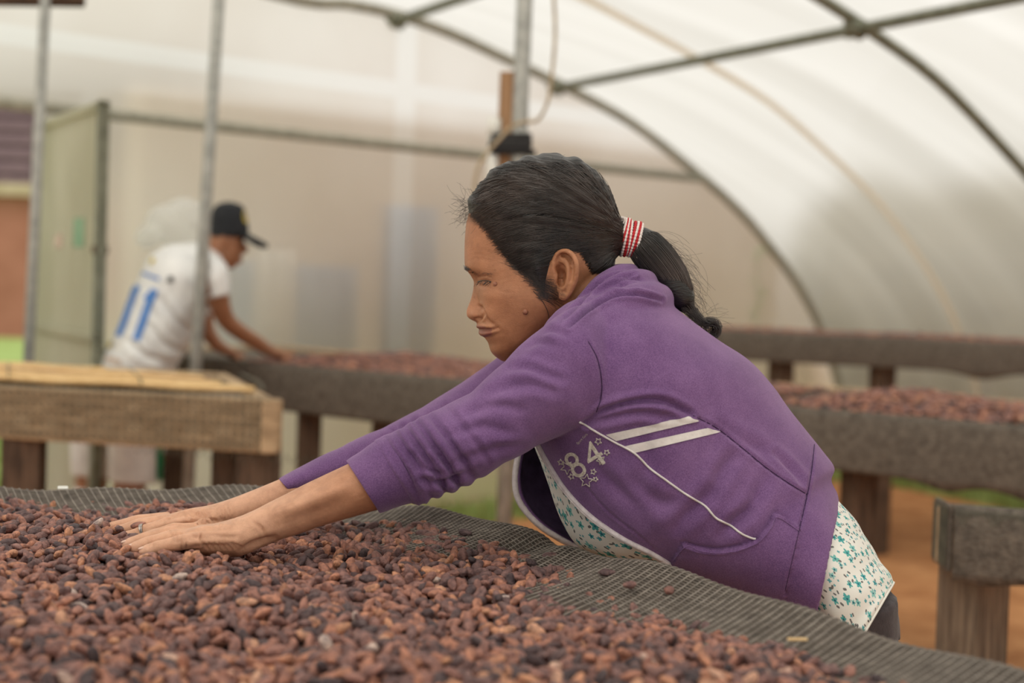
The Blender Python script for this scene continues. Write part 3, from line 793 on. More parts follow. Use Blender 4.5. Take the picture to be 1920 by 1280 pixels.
# ---- the bed: edge of the net-covered table as it runs round the picture
Z_BED = 0.84
EDGE_PX = [(-330, 912), (-150, 908), (0, 908), (180, 911), (340, 914), (520, 918), (640, 925), (740, 942), (860, 962), (1000, 997), (1060, 1015), (1120, 1032), (1250, 1066), (1440, 1116), (1640, 1172), (1900, 1252), (2150, 1335), (2420, 1425)]
EDGE = np.array([G(x, y, Z_BED + 0.012) for x, y in EDGE_PX])
EDGE = crom(EDGE, 8)
BB_PX = [(-330, 934), (-150, 928), (0, 928), (100, 926), (200, 938), (340, 943), (480, 953), (600, 966), (700, 977), (790, 970), (850, 982), (950, 1018), (1070, 1062), (1190, 1108), (1300, 1143), (1450, 1188), (1640, 1243), (1760, 1275), (1900, 1312), (2150, 1395), (2420, 1490)]
BORD = np.array([G(x, y, Z_BED - 0.004) for x, y in BB_PX])
CENT = np.array([-0.15, 1.35])
def inward(poly):
    t = np.gradient(poly[:, :2], axis=0); t /= np.linalg.norm(t, axis=1)[:, None]
    n = np.stack([t[:, 1], -t[:, 0]], 1)
    return n           # the edge runs left to right, inside lies to its right
EN = inward(EDGE)
bed = thing('bean_bed', 'net-covered drying bed full of cocoa beans in the foreground', 'drying bed', [0, 1.5, 0])
M_NETS = pmat('dark_under_net', (62, 55, 50), (92, 82, 73), 90, 0.9, 0.002, 300)
# profile across the rim: outside skirt -> rim -> down to the bean level
PROFO = [(-0.012, -0.16), (-0.014, -0.06), (-0.010, -0.022), (0.0, -0.004), (0.016, 0.0), (0.036, -0.004), (0.07, -0.011), (0.12, -0.019), (0.20, -0.026)]
def rimwave(i):
    return 0.004 * math.sin(i * 0.21) + 0.003 * math.sin(i * 0.53 + 1)
rows = []
for (o_, h_) in PROFO:
    q = EDGE.copy(); q[:, :2] += EN * o_
    w = np.array([rimwave(i) for i in range(len(q))]) * (1 if -0.05 < h_ else 0.3)
    q[:, 2] = Z_BED + 0.012 + h_ + w; rows.append(q)
V = np.vstack(rows); o = mkobj('net_sheet', V, grid_faces(len(rows), len(EDGE), False), M_NETS, bed)
# interior floor of the bed under the beans
fl = np.vstack([rows[-1][:, :], [[1.05, 0.55, Z_BED - .02], [-1.15, 0.55, Z_BED - .02]]]); fl[:, 2] = Z_BED - 0.016
mkobj('bed_floor', fl, [list(range(len(fl)))], M_NETS, bed, False)
# cords of the net: ribs across the rim and fine lengthwise threads
M_RIB = pmat('net_cord', (118, 110, 102), (152, 143, 133), 60, 0.8)
ROWS = np.array(rows)        # profile x edge x 3
Ls = np.r_[0, np.cumsum(np.linalg.norm(np.diff(EDGE, axis=0), axis=1))]
def rim_pt(s, k):
    i = np.clip(np.interp(s, Ls, np.arange(len(Ls))), 0, len(Ls) - 1.001); j = int(i); f = i - j
    return ROWS[k, j] * (1 - f) + ROWS[k, j + 1] * f
mb = MB(); s = 0.01
SK = 0.35                    # the ribs run a little askew
while s < Ls[-1] - 0.2:
    pts = np.array([rim_pt(np.clip(s + SK * (PROFO[k][0]), 0, Ls[-1]), k) for k in range(len(PROFO))]) + [0, 0, 0.0006]
    pts[:3] += [0.001, 0.001, 0]
    mb.tube(crom(pts[1:], 3), 0.0011, 4, False); s += 0.0105
mb.build('net_ribs', M_RIB, bed, kind='stuff')
mb = MB()
for v in np.arange(-0.006, 0.15, 0.0052):
    ks = np.interp(v, [p[0] for p in PROFO[2:]], np.arange(2, len(PROFO))); k = int(min(ks, len(PROFO) - 1.001)); f = ks - k
    q = ROWS[k] * (1 - f) + ROWS[k + 1] * f
    mb.tube(q + [0, 0, 0.0006], 0.0006, 3, False)
mb.build('net_threads', M_RIB, bed, kind='stuff')
# frame boards and legs under the rim
ROUT = ROWS[3]
for (i0, i1) in ((0, 44), (44, 62), (62, 100), (100, len(EDGE) - 1)):
    a = EDGE[i0].copy(); b = EDGE[i1].copy(); a[:2] += EN[i0] * 0.03; b[:2] += EN[i1] * 0.03
    mb = MB(); board(mb, a, b, Z_BED - 0.17, Z_BED - 0.05, 0.03, EN[(i0 + i1) // 2]); mb.build('side_board', M_WOODH, bed, False)
for (x, y) in ((-0.95, 2.2), (-0.3, 2.2), (0.1, 1.66), (0.42, 1.2), (0.8, 0.62), (-1.0, 0.7)):
    mb = MB(); mb.box([x, y, 0.36], (0.08, 0.08, 0.72), None, 0.004); mb.build('leg', M_WOODD, bed, False)
# height of the bean layer
def bean_h(x, y):
    t1 = G(215, 1010, Z_BED)[:2]; t2 = G(250, 1038, Z_BED)[:2]; t3 = G(380, 1062, Z_BED)[:2]
    hp_ = sum(a * np.exp(-(((x - t[0]) / rx) ** 2 + ((y - t[1]) / ry) ** 2)) for t, a, rx, ry in ((t1, .012, .045, .05), (t2, .010, .05, .03), (t3, .010, .10, .03)))
    return hp_ + 0.006 * np.sin(x * 9 + 1) * np.sin(y * 11) + 0.004 * np.sin(x * 23 + y * 17)
bp_ = np.vstack([BORD[:, :2], [[1.15, 0.75], [-1.2, 0.75]]])
gs = 0.0124
PB = []; RB = []; TB = []; TOP = []; LAY = []
for lay, (dz, tilt) in enumerate(((-0.016, 0.25), (-0.009, 0.4), (-0.002, 0.55))):
    xs, ys = np.meshgrid(np.arange(-1.15, 1.05, gs), np.arange(1.05, 2.42, gs))
    x = xs.ravel() + RNG.uniform(-.5, .5, xs.size) * gs; y = ys.ravel() + RNG.uniform(-.5, .5, xs.size) * gs
    if lay == 2:
        k_ = RNG.random(x.size) < 0.62; x, y = x[k_], y[k_]
    else:
        k_ = RNG.random(x.size) < (0.85 if lay else 0.45); x, y = x[k_], y[k_]
    ins = inpoly(x, y, bp_)
    dist, _ = pldist(x, y, BORD[:, :2])
    ins &= dist > (lay * 0.010 + RNG.uniform(0, 0.018, len(x)))
    px_, py_, d_ = proj(np.stack([x, y, np.full(len(x), Z_BED)], 1))
    ins &= (px_ > -160) & (px_ < 2060) & (py_ < 1400)
    x, y, dist = x[ins], y[ins], dist[ins]
    z = Z_BED + dz + bean_h(x, y) * np.clip(dist / .08, 0, 1) + RNG.normal(0, 0.0016, len(x)) - 0.010 * (1 - sstep(dist, 0, 0.06))
    for i in range(len(x)):
        PB.append((x[i], y[i], z[i])); RB.append(rotm(RNG.uniform(0, 6.283), RNG.normal(0, tilt), RNG.normal(0, tilt * 1.2))); TOP.append(lay == 2); LAY.append(lay)
PB = np.array(PB); TOP = np.array(TOP); LAY = np.array(LAY)
TB = np.clip(RNG.beta(2.0, 1.9, len(PB)), 0, 0.94); TB[RNG.random(len(PB)) < 0.005] = 1.0
# keep the beans out of the hands (the woman's hands press them aside)
HANDS = [((480, 1002), (345, 1012), 1.80, 0.050), ((345, 1012), (240, 1026), 1.80, 0.030), ((400, 972), (300, 985), 1.93, 0.045), ((300, 985), (180, 1008), 1.925, 0.032)]
# ================================================================== the woman
def skin_mat(name, base_mul=1.0):
    m, nt, b = mat_new(name)
    at = nn(nt, 'ShaderNodeAttribute'); at.attribute_name = 'tint'
    tc = nn(nt, 'ShaderNodeTexCoord')
    nz = nn(nt, 'ShaderNodeTexNoise', Scale=55.0, Detail=5, Roughness=0.65); nt.links.new(tc.outputs['Object'], nz.inputs['Vector'])
    cr = nn(nt, 'ShaderNodeValToRGB'); nt.links.new(nz.outputs['Fac'], cr.inputs[0])
    cr.color_ramp.elements[0].position = 0.3; cr.color_ramp.elements[1].position = 0.7
    cr.color_ramp.elements[0].color = (0.80, 0.76, 0.74, 1); cr.color_ramp.elements[1].color = (1.1, 1.1, 1.1, 1)
    mx = nn(nt, 'ShaderNodeMix', data_type='RGBA', blend_type='MULTIPLY'); mx.inputs[0].default_value = 1.0
    nt.links.new(at.outputs['Color'], mx.inputs[6]); nt.links.new(cr.outputs[0], mx.inputs[7])
    nt.links.new(mx.outputs[2], b.inputs['Base Color'])
    b.inputs['Roughness'].default_value = 0.5; b.inputs['Specular IOR Level'].default_value = 0.38
    b.inputs['Subsurface Weight'].default_value = 0.08; b.inputs['Subsurface Radius'].default_value = (0.008, 0.003, 0.0015)
    b.inputs['Subsurface Scale'].default_value = 0.6
    # fine wrinkles: stretched cells plus pores
    mp = nn(nt, 'ShaderNodeMapping'); mp.inputs['Rotation'].default_value = (0, 0.7, 0); mp.inputs['Scale'].default_value = (1.0, 1.0, 2.4)
    nt.links.new(tc.outputs['Object'], mp.inputs[0])
    vo = nn(nt, 'ShaderNodeTexVoronoi', Scale=330.0); vo.feature = 'DISTANCE_TO_EDGE'; nt.links.new(mp.outputs[0], vo.inputs['Vector'])
    n2 = nn(nt, 'ShaderNodeTexNoise', Scale=420.0, Detail=2); nt.links.new(tc.outputs['Object'], n2.inputs['Vector'])
    ad = nn(nt, 'ShaderNodeMath', operation='ADD'); nt.links.new(vo.outputs['Distance'], ad.inputs[0]); nt.links.new(n2.outputs['Fac'], ad.inputs[1])
    bp = nn(nt, 'ShaderNodeBump', Strength=0.42, Distance=0.0007); nt.links.new(ad.outputs[0], bp.inputs['Height']); nt.links.new(bp.outputs[0], b.inputs['Normal'])
    return m
M_SKIN = skin_mat('skin')
def knit_mat(name, c1, c2):
    m, nt, b = mat_new(name)
    tc = nn(nt, 'ShaderNodeTexCoord')
    nz = nn(nt, 'ShaderNodeTexNoise', Scale=880.0, Detail=3, Roughness=0.7); nt.links.new(tc.outputs['Object'], nz.inputs['Vector'])
    n3 = nn(nt, 'ShaderNodeTexNoise', Scale=14.0, Detail=3, Roughness=0.6); nt.links.new(tc.outputs['Object'], n3.inputs['Vector'])
    av = nn(nt, 'ShaderNodeMath', operation='MULTIPLY_ADD'); nt.links.new(n3.outputs['Fac'], av.inputs[0]); av.inputs[1].default_value = 0.5; nt.links.new(nz.outputs['Fac'], av.inputs[2])
    cr = nn(nt, 'ShaderNodeValToRGB'); nt.links.new(av.outputs[0], cr.inputs[0])
    cr.color_ramp.elements[0].position = 0.55; cr.color_ramp.elements[1].position = 0.98
    cr.color_ramp.elements[0].color = s2l(c1); cr.color_ramp.elements[1].color = s2l(c2)
    nt.links.new(cr.outputs[0], b.inputs['Base Color'])
    b.inputs['Roughness'].default_value = 0.95; b.inputs['Specular IOR Level'].default_value = 0.1
    b.inputs['Sheen Weight'].default_value = 0.35; b.inputs['Sheen Roughness'].default_value = 0.45; b.inputs['Sheen Tint'].default_value = (0.85, 0.68, 0.9, 1)
    bp = nn(nt, 'ShaderNodeBump', Strength=0.5, Distance=0.0008); nt.links.new(nz.outputs['Fac'], bp.inputs['Height']); nt.links.new(bp.outputs[0], b.inputs['Normal'])
    return m
M_HOOD = knit_mat('purple_sweatshirt_knit', (96, 66, 110), (142, 108, 153))
M_TRIM = pmat('white_trim', (212, 204, 200), (232, 226, 222), 60, 0.8, 0.0004, 300)
M_ZIP = pmat('pale_zip_tape', (196, 186, 188), (222, 214, 214), 120, 0.8, 0.0005, 400)
M_PRINT = pmat('cream_print', (190, 180, 168), (226, 220, 208), 260, 0.8, lo=0.4, hi=0.6)
M_LINING = pmat('dark_purple_lining', (46, 32, 56), (62, 46, 72), 60, 0.95)
M_LEGG = pmat('charcoal_leggings', (62, 56, 58), (78, 72, 74), 60, 0.9, 0.0004, 400, sheen=0.2)
M_HAIRC = pmat('hair_mass', (16, 14, 14), (34, 30, 29), 40, 0.42, 0.0012, 120, stretch=(1.0, 1.0, 5.0), spec=0.5)
M_HAIR = pmat('hair_strands', (24, 21, 20), (78, 66, 60), 9, 0.32, spec=0.7)

def floral_mat(name):
    m, nt, b = mat_new(name)
    uv = nn(nt, 'ShaderNodeUVMap'); uv.uv_map = 'UVMap'
    def layer(scale, rad, petals, off, seedoff):
        mp = nn(nt, 'ShaderNodeMapping'); mp.inputs['Location'].default_value = (off, off * 1.7, 0); mp.inputs['Scale'].default_value = (scale, scale, 1)
        nt.links.new(uv.outputs[0], mp.inputs[0])
        vo = nn(nt, 'ShaderNodeTexVoronoi', voronoi_dimensions='2D', Scale=1.0, Randomness=0.85); nt.links.new(mp.outputs[0], vo.inputs['Vector'])
        sb = nn(nt, 'ShaderNodeVectorMath', operation='SUBTRACT'); nt.links.new(mp.outputs[0], sb.inputs[0]); nt.links.new(vo.outputs['Position'], sb.inputs[1])
        sx = nn(nt, 'ShaderNodeSeparateXYZ'); nt.links.new(sb.outputs[0], sx.inputs[0])
        an = nn(nt, 'ShaderNodeMath', operation='ARCTAN2'); nt.links.new(sx.outputs[1], an.inputs[0]); nt.links.new(sx.outputs[0], an.inputs[1])
        cs = nn(nt, 'ShaderNodeSeparateColor'); nt.links.new(vo.outputs['Color'], cs.inputs[0])
        ml = nn(nt, 'ShaderNodeMath', operation='MULTIPLY_ADD'); nt.links.new(an.outputs[0], ml.inputs[0]); ml.inputs[1].default_value = petals; 
        r6 = nn(nt, 'ShaderNodeMath', operation='MULTIPLY'); nt.links.new(cs.outputs[0], r6.inputs[0]); r6.inputs[1].default_value = 6.28
        nt.links.new(r6.outputs[0], ml.inputs[2])
        co = nn(nt, 'ShaderNodeMath', operation='COSINE'); nt.links.new(ml.outputs[0], co.inputs[0])
        pr = nn(nt, 'ShaderNodeMath', operation='MULTIPLY_ADD'); nt.links.new(co.outputs[0], pr.inputs[0]); pr.inputs[1].default_value = rad * 0.24; pr.inputs[2].default_value = rad * 0.76
        # size varies from flower to flower
        sz = nn(nt, 'ShaderNodeMath', operation='MULTIPLY_ADD'); nt.links.new(cs.outputs[1], sz.inputs[0]); sz.inputs[1].default_value = 0.7; sz.inputs[2].default_value = 0.45
        pz = nn(nt, 'ShaderNodeMath', operation='MULTIPLY'); nt.links.new(pr.outputs[0], pz.inputs[0]); nt.links.new(sz.outputs[0], pz.inputs[1])
        lt = nn(nt, 'ShaderNodeMath', operation='LESS_THAN'); nt.links.new(vo.outputs['Distance'], lt.inputs[0]); nt.links.new(pz.outputs[0], lt.inputs[1])
        cen = nn(nt, 'ShaderNodeMath', operation='LESS_THAN'); nt.links.new(vo.outputs['Distance'], cen.inputs[0]); cen.inputs[1].default_value = rad * 0.2
        return lt, cen, cs
    def mixc(fac, a, bcol):
        mx = nn(nt, 'ShaderNodeMix', data_type='RGBA'); nt.links.new(fac, mx.inputs[0])
        if isinstance(a, tuple): mx.inputs[6].default_value = a
        else: nt.links.new(a, mx.inputs[6])
        if isinstance(bcol, tuple): mx.inputs[7].default_value = bcol
        else: nt.links.new(bcol, mx.inputs[7])
        return mx.outputs[2]
    cream = s2l((236, 235, 227))
    l1, c1, r1 = layer(46.0, 0.34, 5, 0.0, 0)
    l2, c2, r2 = layer(96.0, 0.28, 2, 3.3, 1)
    l3, c3, r3 = layer(58.0, 0.19, 4, 7.1, 2)
    cr = nn(nt, 'ShaderNodeValToRGB'); nt.links.new(r1.outputs[2], cr.inputs[0])
    cr.color_ramp.elements[0].color = s2l((70, 160, 165)); cr.color_ramp.elements[1].color = s2l((150, 205, 200))
    q = cr.color_ramp.elements.new(0.5); q.color = s2l((96, 178, 170))
    th = nn(nt, 'ShaderNodeMath', operation='GREATER_THAN'); nt.links.new(r2.outputs[1], th.inputs[0]); th.inputs[1].default_value = 0.52
    g2 = nn(nt, 'ShaderNodeMath', operation='MULTIPLY'); nt.links.new(l2.outputs[0], g2.inputs[0]); nt.links.new(th.outputs[0], g2.inputs[1])
    x = mixc(g2.outputs[0], cream, s2l((112, 112, 110)))
    x = mixc(l3.outputs[0], x, s2l((92, 168, 176)))
    x = mixc(l1.outputs[0], x, cr.outputs[0])
    x = mixc(c1.outputs[0], x, s2l((44, 96, 120)))
    nt.links.new(x, b.inputs['Base Color']); b.inputs['Roughness'].default_value = 0.9; b.inputs['Specular IOR Level'].default_value = 0.15
    return m
M_FLOR = floral_mat('floral_cotton')

woman = thing('person', 'person in a purple hooded sweatshirt leaning over the bed and spreading beans', 'person', [0.42, 2.0, 0], None)
DH = 1.95
HC = P(1010, 490, DH); HL = (HC - CAM) / np.linalg.norm(HC - CAM)      # head centre, sideways axis of the head (away from the lens)
def HP(px, py, lat):
    """head point: side-view pixel position and distance sideways (positive towards the lens)"""
    return P(px, py, np.full(np.shape(px), DH)) - HL * np.asarray(lat)[..., None]
def hside(V):
    """inverse of HP: side-view pixels and sideways distance"""
    lat = -((V - HC) @ HL)
    Q = V + HL * lat[:, None]
    x, y, _ = proj(Q); return x, y, lat
def mirror_head(V):
    V = np.asarray(V); return V - 2 * ((V - HC) @ HL)[:, None] * HL

tab = lambda pts: (np.array([q[0] for q in pts], float), np.array([q[1] for q in pts], float))
_XF = tab([(304, 1024), (307, 1002), (311, 984), (316, 967), (322, 952), (330, 935), (350, 910), (375, 891), (400, 879), (420, 874), (450, 871.5), (477, 871), (494, 871.5), (505, 875), (515, 882), (528, 889), (545, 893), (560, 896), (575, 898), (590, 899), (600, 899.5), (605, 897.5), (611, 893.6), (615.5, 893), (619.5, 898.5), (623, 898.5), (627, 900), (631, 904), (634, 909), (640, 914), (651, 918), (659, 921), (666, 927), (672, 934), (676, 942)])
_XB = tab([(304, 1042), (307, 1058), (311, 1072), (316, 1085), (322, 1096), (330, 1106), (350, 1124), (375, 1137), (400, 1144), (420, 1148), (450, 1148), (477, 1145), (494, 1140), (515, 1128), (545, 1110), (575, 1084), (600, 1058), (625, 1030), (640, 1010), (651, 994), (659, 982), (668, 968), (676, 952)])
_XC = tab([(304, 1032), (350, 1028), (400, 1030), (450, 1036), (500, 1030), (545, 1005), (600, 985), (640, 970), (676, 947)])
_WD = tab([(304, .008), (307, .019), (311, .029), (316, .037), (322, .044), (330, .050), (350, .061), (375, .068), (400, .0715), (450, .0735), (500, .0725), (530, .0705), (555, .0695), (575, .067), (600, .062), (620, .057), (640, .051), (651, .045), (659, .038), (668, .026), (676, .010)])
_XN = tab([(500, 999), (526, 889), (532, 888.2), (545, 886.8), (559, 883.3), (568, 880), (575, 877), (583, 874.4), (590, 874.8), (595, 877), (599, 882), (602, 890), (605.5, 897.5)])
_WN = tab([(520, .006), (545, .0075), (565, .0095), (580, .0125), (592, .0145), (600, .0135), (606, .010)])
def head_grid(nr=300, nc=360):
    ys = 304 + (676 - 304) * np.linspace(0, 1, nr) ** 1.15; ph = np.arange(nc) * 2 * math.pi / nc
    I = lambda t: np.interp(ys, *t)
    sm = lambda a, k=5: np.convolve(np.pad(a, k, mode='edge'), np.ones(2 * k + 1) / (2 * k + 1), 'valid')
    xf, xb, xc, w = sm(I(_XF), 2), sm(I(_XB)), sm(I(_XC)), sm(I(_WD), 3)
    nf = np.interp(ys, [306, 420, 520, 580, 620, 676], [2.1, 2.3, 2.4, 2.25, 2.05, 2.0])[:, None]
    cs, sn = np.cos(ph)[None, :], np.sin(ph)[None, :]
    X = np.where(cs > 0, xc[:, None] - (xc - xf)[:, None] * np.abs(cs) ** (2 / nf), xc[:, None] + (xb - xc)[:, None] * np.abs(cs) ** (2 / 2.1))
    LAT = w[:, None] * np.sign(sn) * np.where(cs > 0, np.abs(sn) ** (2 / nf), np.abs(sn) ** (2 / 2.1))
    Y = np.repeat(ys[:, None], nc, 1)
    front = np.clip(cs, 0, 1) > 0.2
    N = np.clip(xf - np.interp(ys, *_XN, left=999, right=999), 0, 40); N[(ys < 524) | (ys > 606)] = 0; N = sm(N, 2)
    wn = np.interp(ys, *_WN)
    X = X - N[:, None] * np.exp(-(np.abs(LAT) / wn[:, None]) ** 2.5) * front
    al = np.abs(LAT)
    gs3 = lambda x, y, l, rx, ry, rl: np.exp(-((X - x) / rx) ** 2 - ((Y - y) / ry) ** 2 - ((al - l) / rl) ** 2)
    dX = np.zeros_like(X); dL = np.zeros_like(X)
    def bump(x, y, l, rx, ry, rl, ax, al_):
        g = gs3(x, y, l, rx, ry, rl); dX[:] += ax * g; dL[:] += al_ * g
    bump(893, 589, .0135, 9, 8, .006, -4.0, .0022)          # nose wings
    bump(904, 580, .019, 7, 16, .007, 4, -.001)             # groove behind the wing
    bump(902, 525, .030, 22, 11, .018, 6.0, -.003)          # eye socket
    bump(903, 527.5, .034, 13, 6.5, .014, -3.2, .0022)      # lids over the eyeball
    bump(884, 503, .022, 16, 8, .022, -2.2, .001)           # brow
    bump(935, 552, .048, 30, 18, .022, -4.5, .0035)         # cheekbone
    bump(922, 585, .040, 22, 20, .018, -4.0, .003)          # smiling cheek
    bump(918, 606, .028, 14, 8, .012, 3.0, -.0015)          # fold beside the mouth
    bump(926, 617, .026, 9, 6, .008, 3.0, -.0025)           # mouth corner
    bump(905, 641, .012, 12, 7, .02, 2.0, 0)                # under the lip
    bump(938, 655, .022, 22, 14, .02, -2.0, .003)           # jowl
    bump(960, 480, .062, 40, 22, .02, 0, -.0025)            # temple
    X = X + dX; LAT = np.sign(LAT) * (al + dL)
    return X, Y, LAT
HX, HY, HLAT = head_grid()
hv = HP(HX.ravel(), HY.ravel(), HLAT.ravel())
nr_, nc_ = HX.shape
hf = grid_faces(nr_, nc_).tolist()
hv = np.vstack([hv, HP(np.array([1032.0]), np.array([303.0]), np.array([0.0])), HP(np.array([946.0]), np.array([678.0]), np.array([0.0]))])
for j in range(nc_):
    hf.append([(j + 1) % nc_, j, nr_ * nc_]); hf.append([(nr_ - 1) * nc_ + j, (nr_ - 1) * nc_ + (j + 1) % nc_, nr_ * nc_ + 1])
body = MB(); body.add(hv, hf)
# ears
EX = lambda x: 1059 + (np.asarray(x, float) - 1059) * .84
EY = lambda y: 514 + (np.asarray(y, float) - 514) * .86
for sgn in (1, -1):
    ear = [(1038, 534, .068), (1033, 512, .0705), (1033, 492, .073), (1041, 473, .076), (1055, 464.5, .080), (1069, 469, .086), (1079, 484, .091), (1082, 504, .092), (1078, 526, .089), (1071, 543, .084), (1064, 556, .079), (1055, 563, .073), (1047, 558, .069)]
    e = crom(ear, 5); body.tube(HP(EX(e[:, 0]), EY(e[:, 1]), e[:, 2] * sgn), 0.0034, 10)
    anti = [(1043, 545, .070), (1058, 540, .078), (1067, 522, .082), (1068, 503, .083), (1060, 488, .079), (1050, 482, .074)]
    e = crom(anti, 5); body.tube(HP(EX(e[:, 0]), EY(e[:, 1]), e[:, 2] * sgn), 0.0038, 10)
    body.ellipsoid(HP(1043, 519, .0690 * sgn), (0.0038, 0.0045, 0.0065), nu=12, nv=8)      # tragus
    # thin plate of the ear
    plate = np.array([[1035, 500, .066], [1050, 468, .073], [1070, 474, .081], [1079, 502, .087], [1072, 535, .081], [1058, 560, .070], [1043, 548, .065], [1036, 525, .065]])
    c0 = plate.mean(0); pts = []
    for q in np.vstack([crom(np.vstack([plate, plate[:1]]), 4)[:-1]]): pts.append(q)
    pts = np.array(pts); n = len(pts)
    pts[:, 0] = EX(pts[:, 0]); pts[:, 1] = EY(pts[:, 1]); c0[0] = EX(c0[0]); c0[1] = EY(c0[1])
    O = HP(pts[:, 0], pts[:, 1], (pts[:, 2] + .001) * sgn); I_ = HP(pts[:, 0], pts[:, 1], (pts[:, 2] - .0065) * sgn)
    V = np.vstack([O, I_, HP(c0[0:1], c0[1:2], np.array([(c0[2] - .004) * sgn])), HP(c0[0:1], c0[1:2], np.array([(c0[2] - .012) * sgn]))])
    f = []
    for j in range(n):
        k = (j + 1) % n; f += [[j, k, n + k, n + j], [k, j, 2 * n], [n + j, n + k, 2 * n + 1]]
    body.add(V, f)
    body.ellipsoid(HP(1056, 549, .073 * sgn), (0.0065, 0.005, 0.0075), nu=14, nv=8)        # lobe
# neck, trunk, legs
body.loft([(1120, 440, 985, 590, DH, .050), (1140, 490, 1015, 622, DH, .053), (1165, 535, 1035, 665, DH, .060), (1200, 575, 1040, 720, DH, .09), (1270, 640, 1045, 790, DH, .13), (1360, 720, 1070, 870, DH, .14), (1440, 800, 1120, 950, DH, .13),
           (1510, 890, 1220, 1020, DH, .13), (1575, 985, 1370, 1080, DH, .14), (1630, 1060, 1500, 1130, DH, .14), (1650, 1110, 1560, 1180, DH, .12)], 4, 28)
LEGS = []
for sg in (-1, 1):
    h = P(1572, 1085, DH + sg * 0.072); k = h + np.array([0.03, 0.03, -0.40]); k[2] = 0.46; a = np.array([h[0] + 0.06, h[1] + 0.06, 0.09]); t = np.array([a[0] - 0.14, a[1] - 0.03, 0.03])
    LEGS.append((h, k, a, t))
    body.tube(crom([h, (h + k) / 2, k, (k + a) / 2 + [0.01, 0, 0], a, a + [-0.01, 0, -0.045]], 4), np.interp(np.arange(21), [0, 8, 12, 20], [.045, .036, .034, .028]), 14)
    body.tube(crom([a + [.035, .01, -.06], a + [-.03, 0, -.055], (a + t) / 2 + [0, 0, -.03], t], 4), np.r_[np.linspace(.030, .033, 6), np.linspace(.032, .018, 7)], 14)
# arms
D1, D2 = 1.80, 1.93
body.loft([(1090, 650, 1110, 740, 1.82, .04), (1010, 680, 1040, 780, 1.81, .042), (900, 745, 935, 835, 1.80, .036), (800, 800, 835, 890, 1.80, .035), (700, 845, 740, 945, D1, .036), (655, 868, 700, 958, D1, .036),
           (610, 889, 645, 974, D1, .034), (570, 908, 600, 987, D1, .031), (535, 926, 558, 1002, D1, .029), (505, 941, 525, 1012, D1, .028), (478, 955, 490, 1026, D1, .031), (445, 969, 452, 1042, 1.798, .037), (405, 980, 405, 1044, 1.796, .041), (370, 985, 368, 1038, 1.795, .042), (345, 993, 343, 1030, 1.795, .036)], 4, 28)
body.loft([(1060, 650, 1075, 730, 2.08, .04), (960, 690, 985, 770, 2.07, .040), (840, 760, 870, 835, 2.05, .036), (700, 825, 735, 895, 2.02, .034), (600, 866, 630, 932, 1.99, .033), (545, 889, 570, 948, 1.97, .032),
           (500, 908, 525, 966, 1.955, .030), (460, 924, 480, 980, 1.945, .028), (425, 937, 440, 992, 1.935, .029), (390, 947, 398, 1003, 1.93, .034), (355, 953, 358, 1008, 1.928, .039), (320, 963, 320, 1008, 1.927, .040), (292, 976, 292, 1004, 1.926, .034)], 4, 28)
FINGERS = {}
def finger(mb, pts, r0, r1, key):
    """joints with small knuckle swellings"""
    q = P([p[0] for p in pts], [p[1] for p in pts], [p[2] for p in pts])
    c = crom(q, 6); n = len(c); u = np.linspace(0, 1, n)
    r = r0 + (r1 - r0) * u
    for j in (1, 2):
        if j < len(pts) - 1: r = r + 0.0008 * np.exp(-((u - j / (len(pts) - 1)) / .07) ** 2)
    r[-1] *= 0.5; r[-2] *= 0.85
    mb.tube(c, r, 12); FINGERS[key] = (q, r1)
    mb.ellipsoid(c[-2], (r1 * .85,) * 3, nu=12, nv=8)
hb_ = body
finger(hb_, [(378, 1012, 1.757), (338, 1017, 1.758), (298, 1026, 1.758), (264, 1035, 1.756)], .0090, .0066, 'n_little')
finger(hb_, [(372, 1004, 1.778), (322, 1008, 1.779), (278, 1019, 1.779), (243, 1030, 1.778)], .0095, .0070, 'n_ring')
finger(hb_, [(370, 998, 1.800), (318, 1001, 1.801), (270, 1012, 1.801), (232, 1023, 1.800)], .0097, .0072, 'n_middle')
finger(hb_, [(372, 994, 1.822), (325, 996, 1.823), (285, 1006, 1.824), (252, 1016, 1.824)], .0095, .0070, 'n_index')
finger(hb_, [(450, 1000, 1.830), (415, 1006, 1.850), (380, 1014, 1.858), (352, 1021, 1.858)], .0112, .0080, 'n_thumb')
finger(hb_, [(320, 982, 1.897), (275, 996, 1.896), (240, 1008, 1.896), (208, 1019, 1.896)], .0095, .0070, 'f_index')
finger(hb_, [(318, 976, 1.917), (262, 986, 1.917), (220, 999, 1.917), (181, 1012, 1.917)], .0097, .0072, 'f_middle')
finger(hb_, [(316, 973, 1.938), (258, 979, 1.938), (213, 990, 1.938), (173, 1002, 1.938)], .0095, .0070, 'f_ring')
finger(hb_, [(318, 972, 1.957), (270, 977, 1.959), (236, 987, 1.960), (206, 996, 1.960)], .0088, .0064, 'f_little')
finger(hb_, [(392, 985, 1.895), (360, 998, 1.875), (332, 1008, 1.868), (305, 1017, 1.866)], .0112, .0080, 'f_thumb')
BV, BF = remesh(body, 0.00185, 2, 0.5)
print('body verts', len(BV))
BN = vnormals(BV, BF)
ox, oy, ol = hside(BV)
onhead = (np.abs(ol) < 0.1) & (oy < 690) & (ox > 850) & (ox < 1160) & ~((ox > 1000) & (oy > 640))
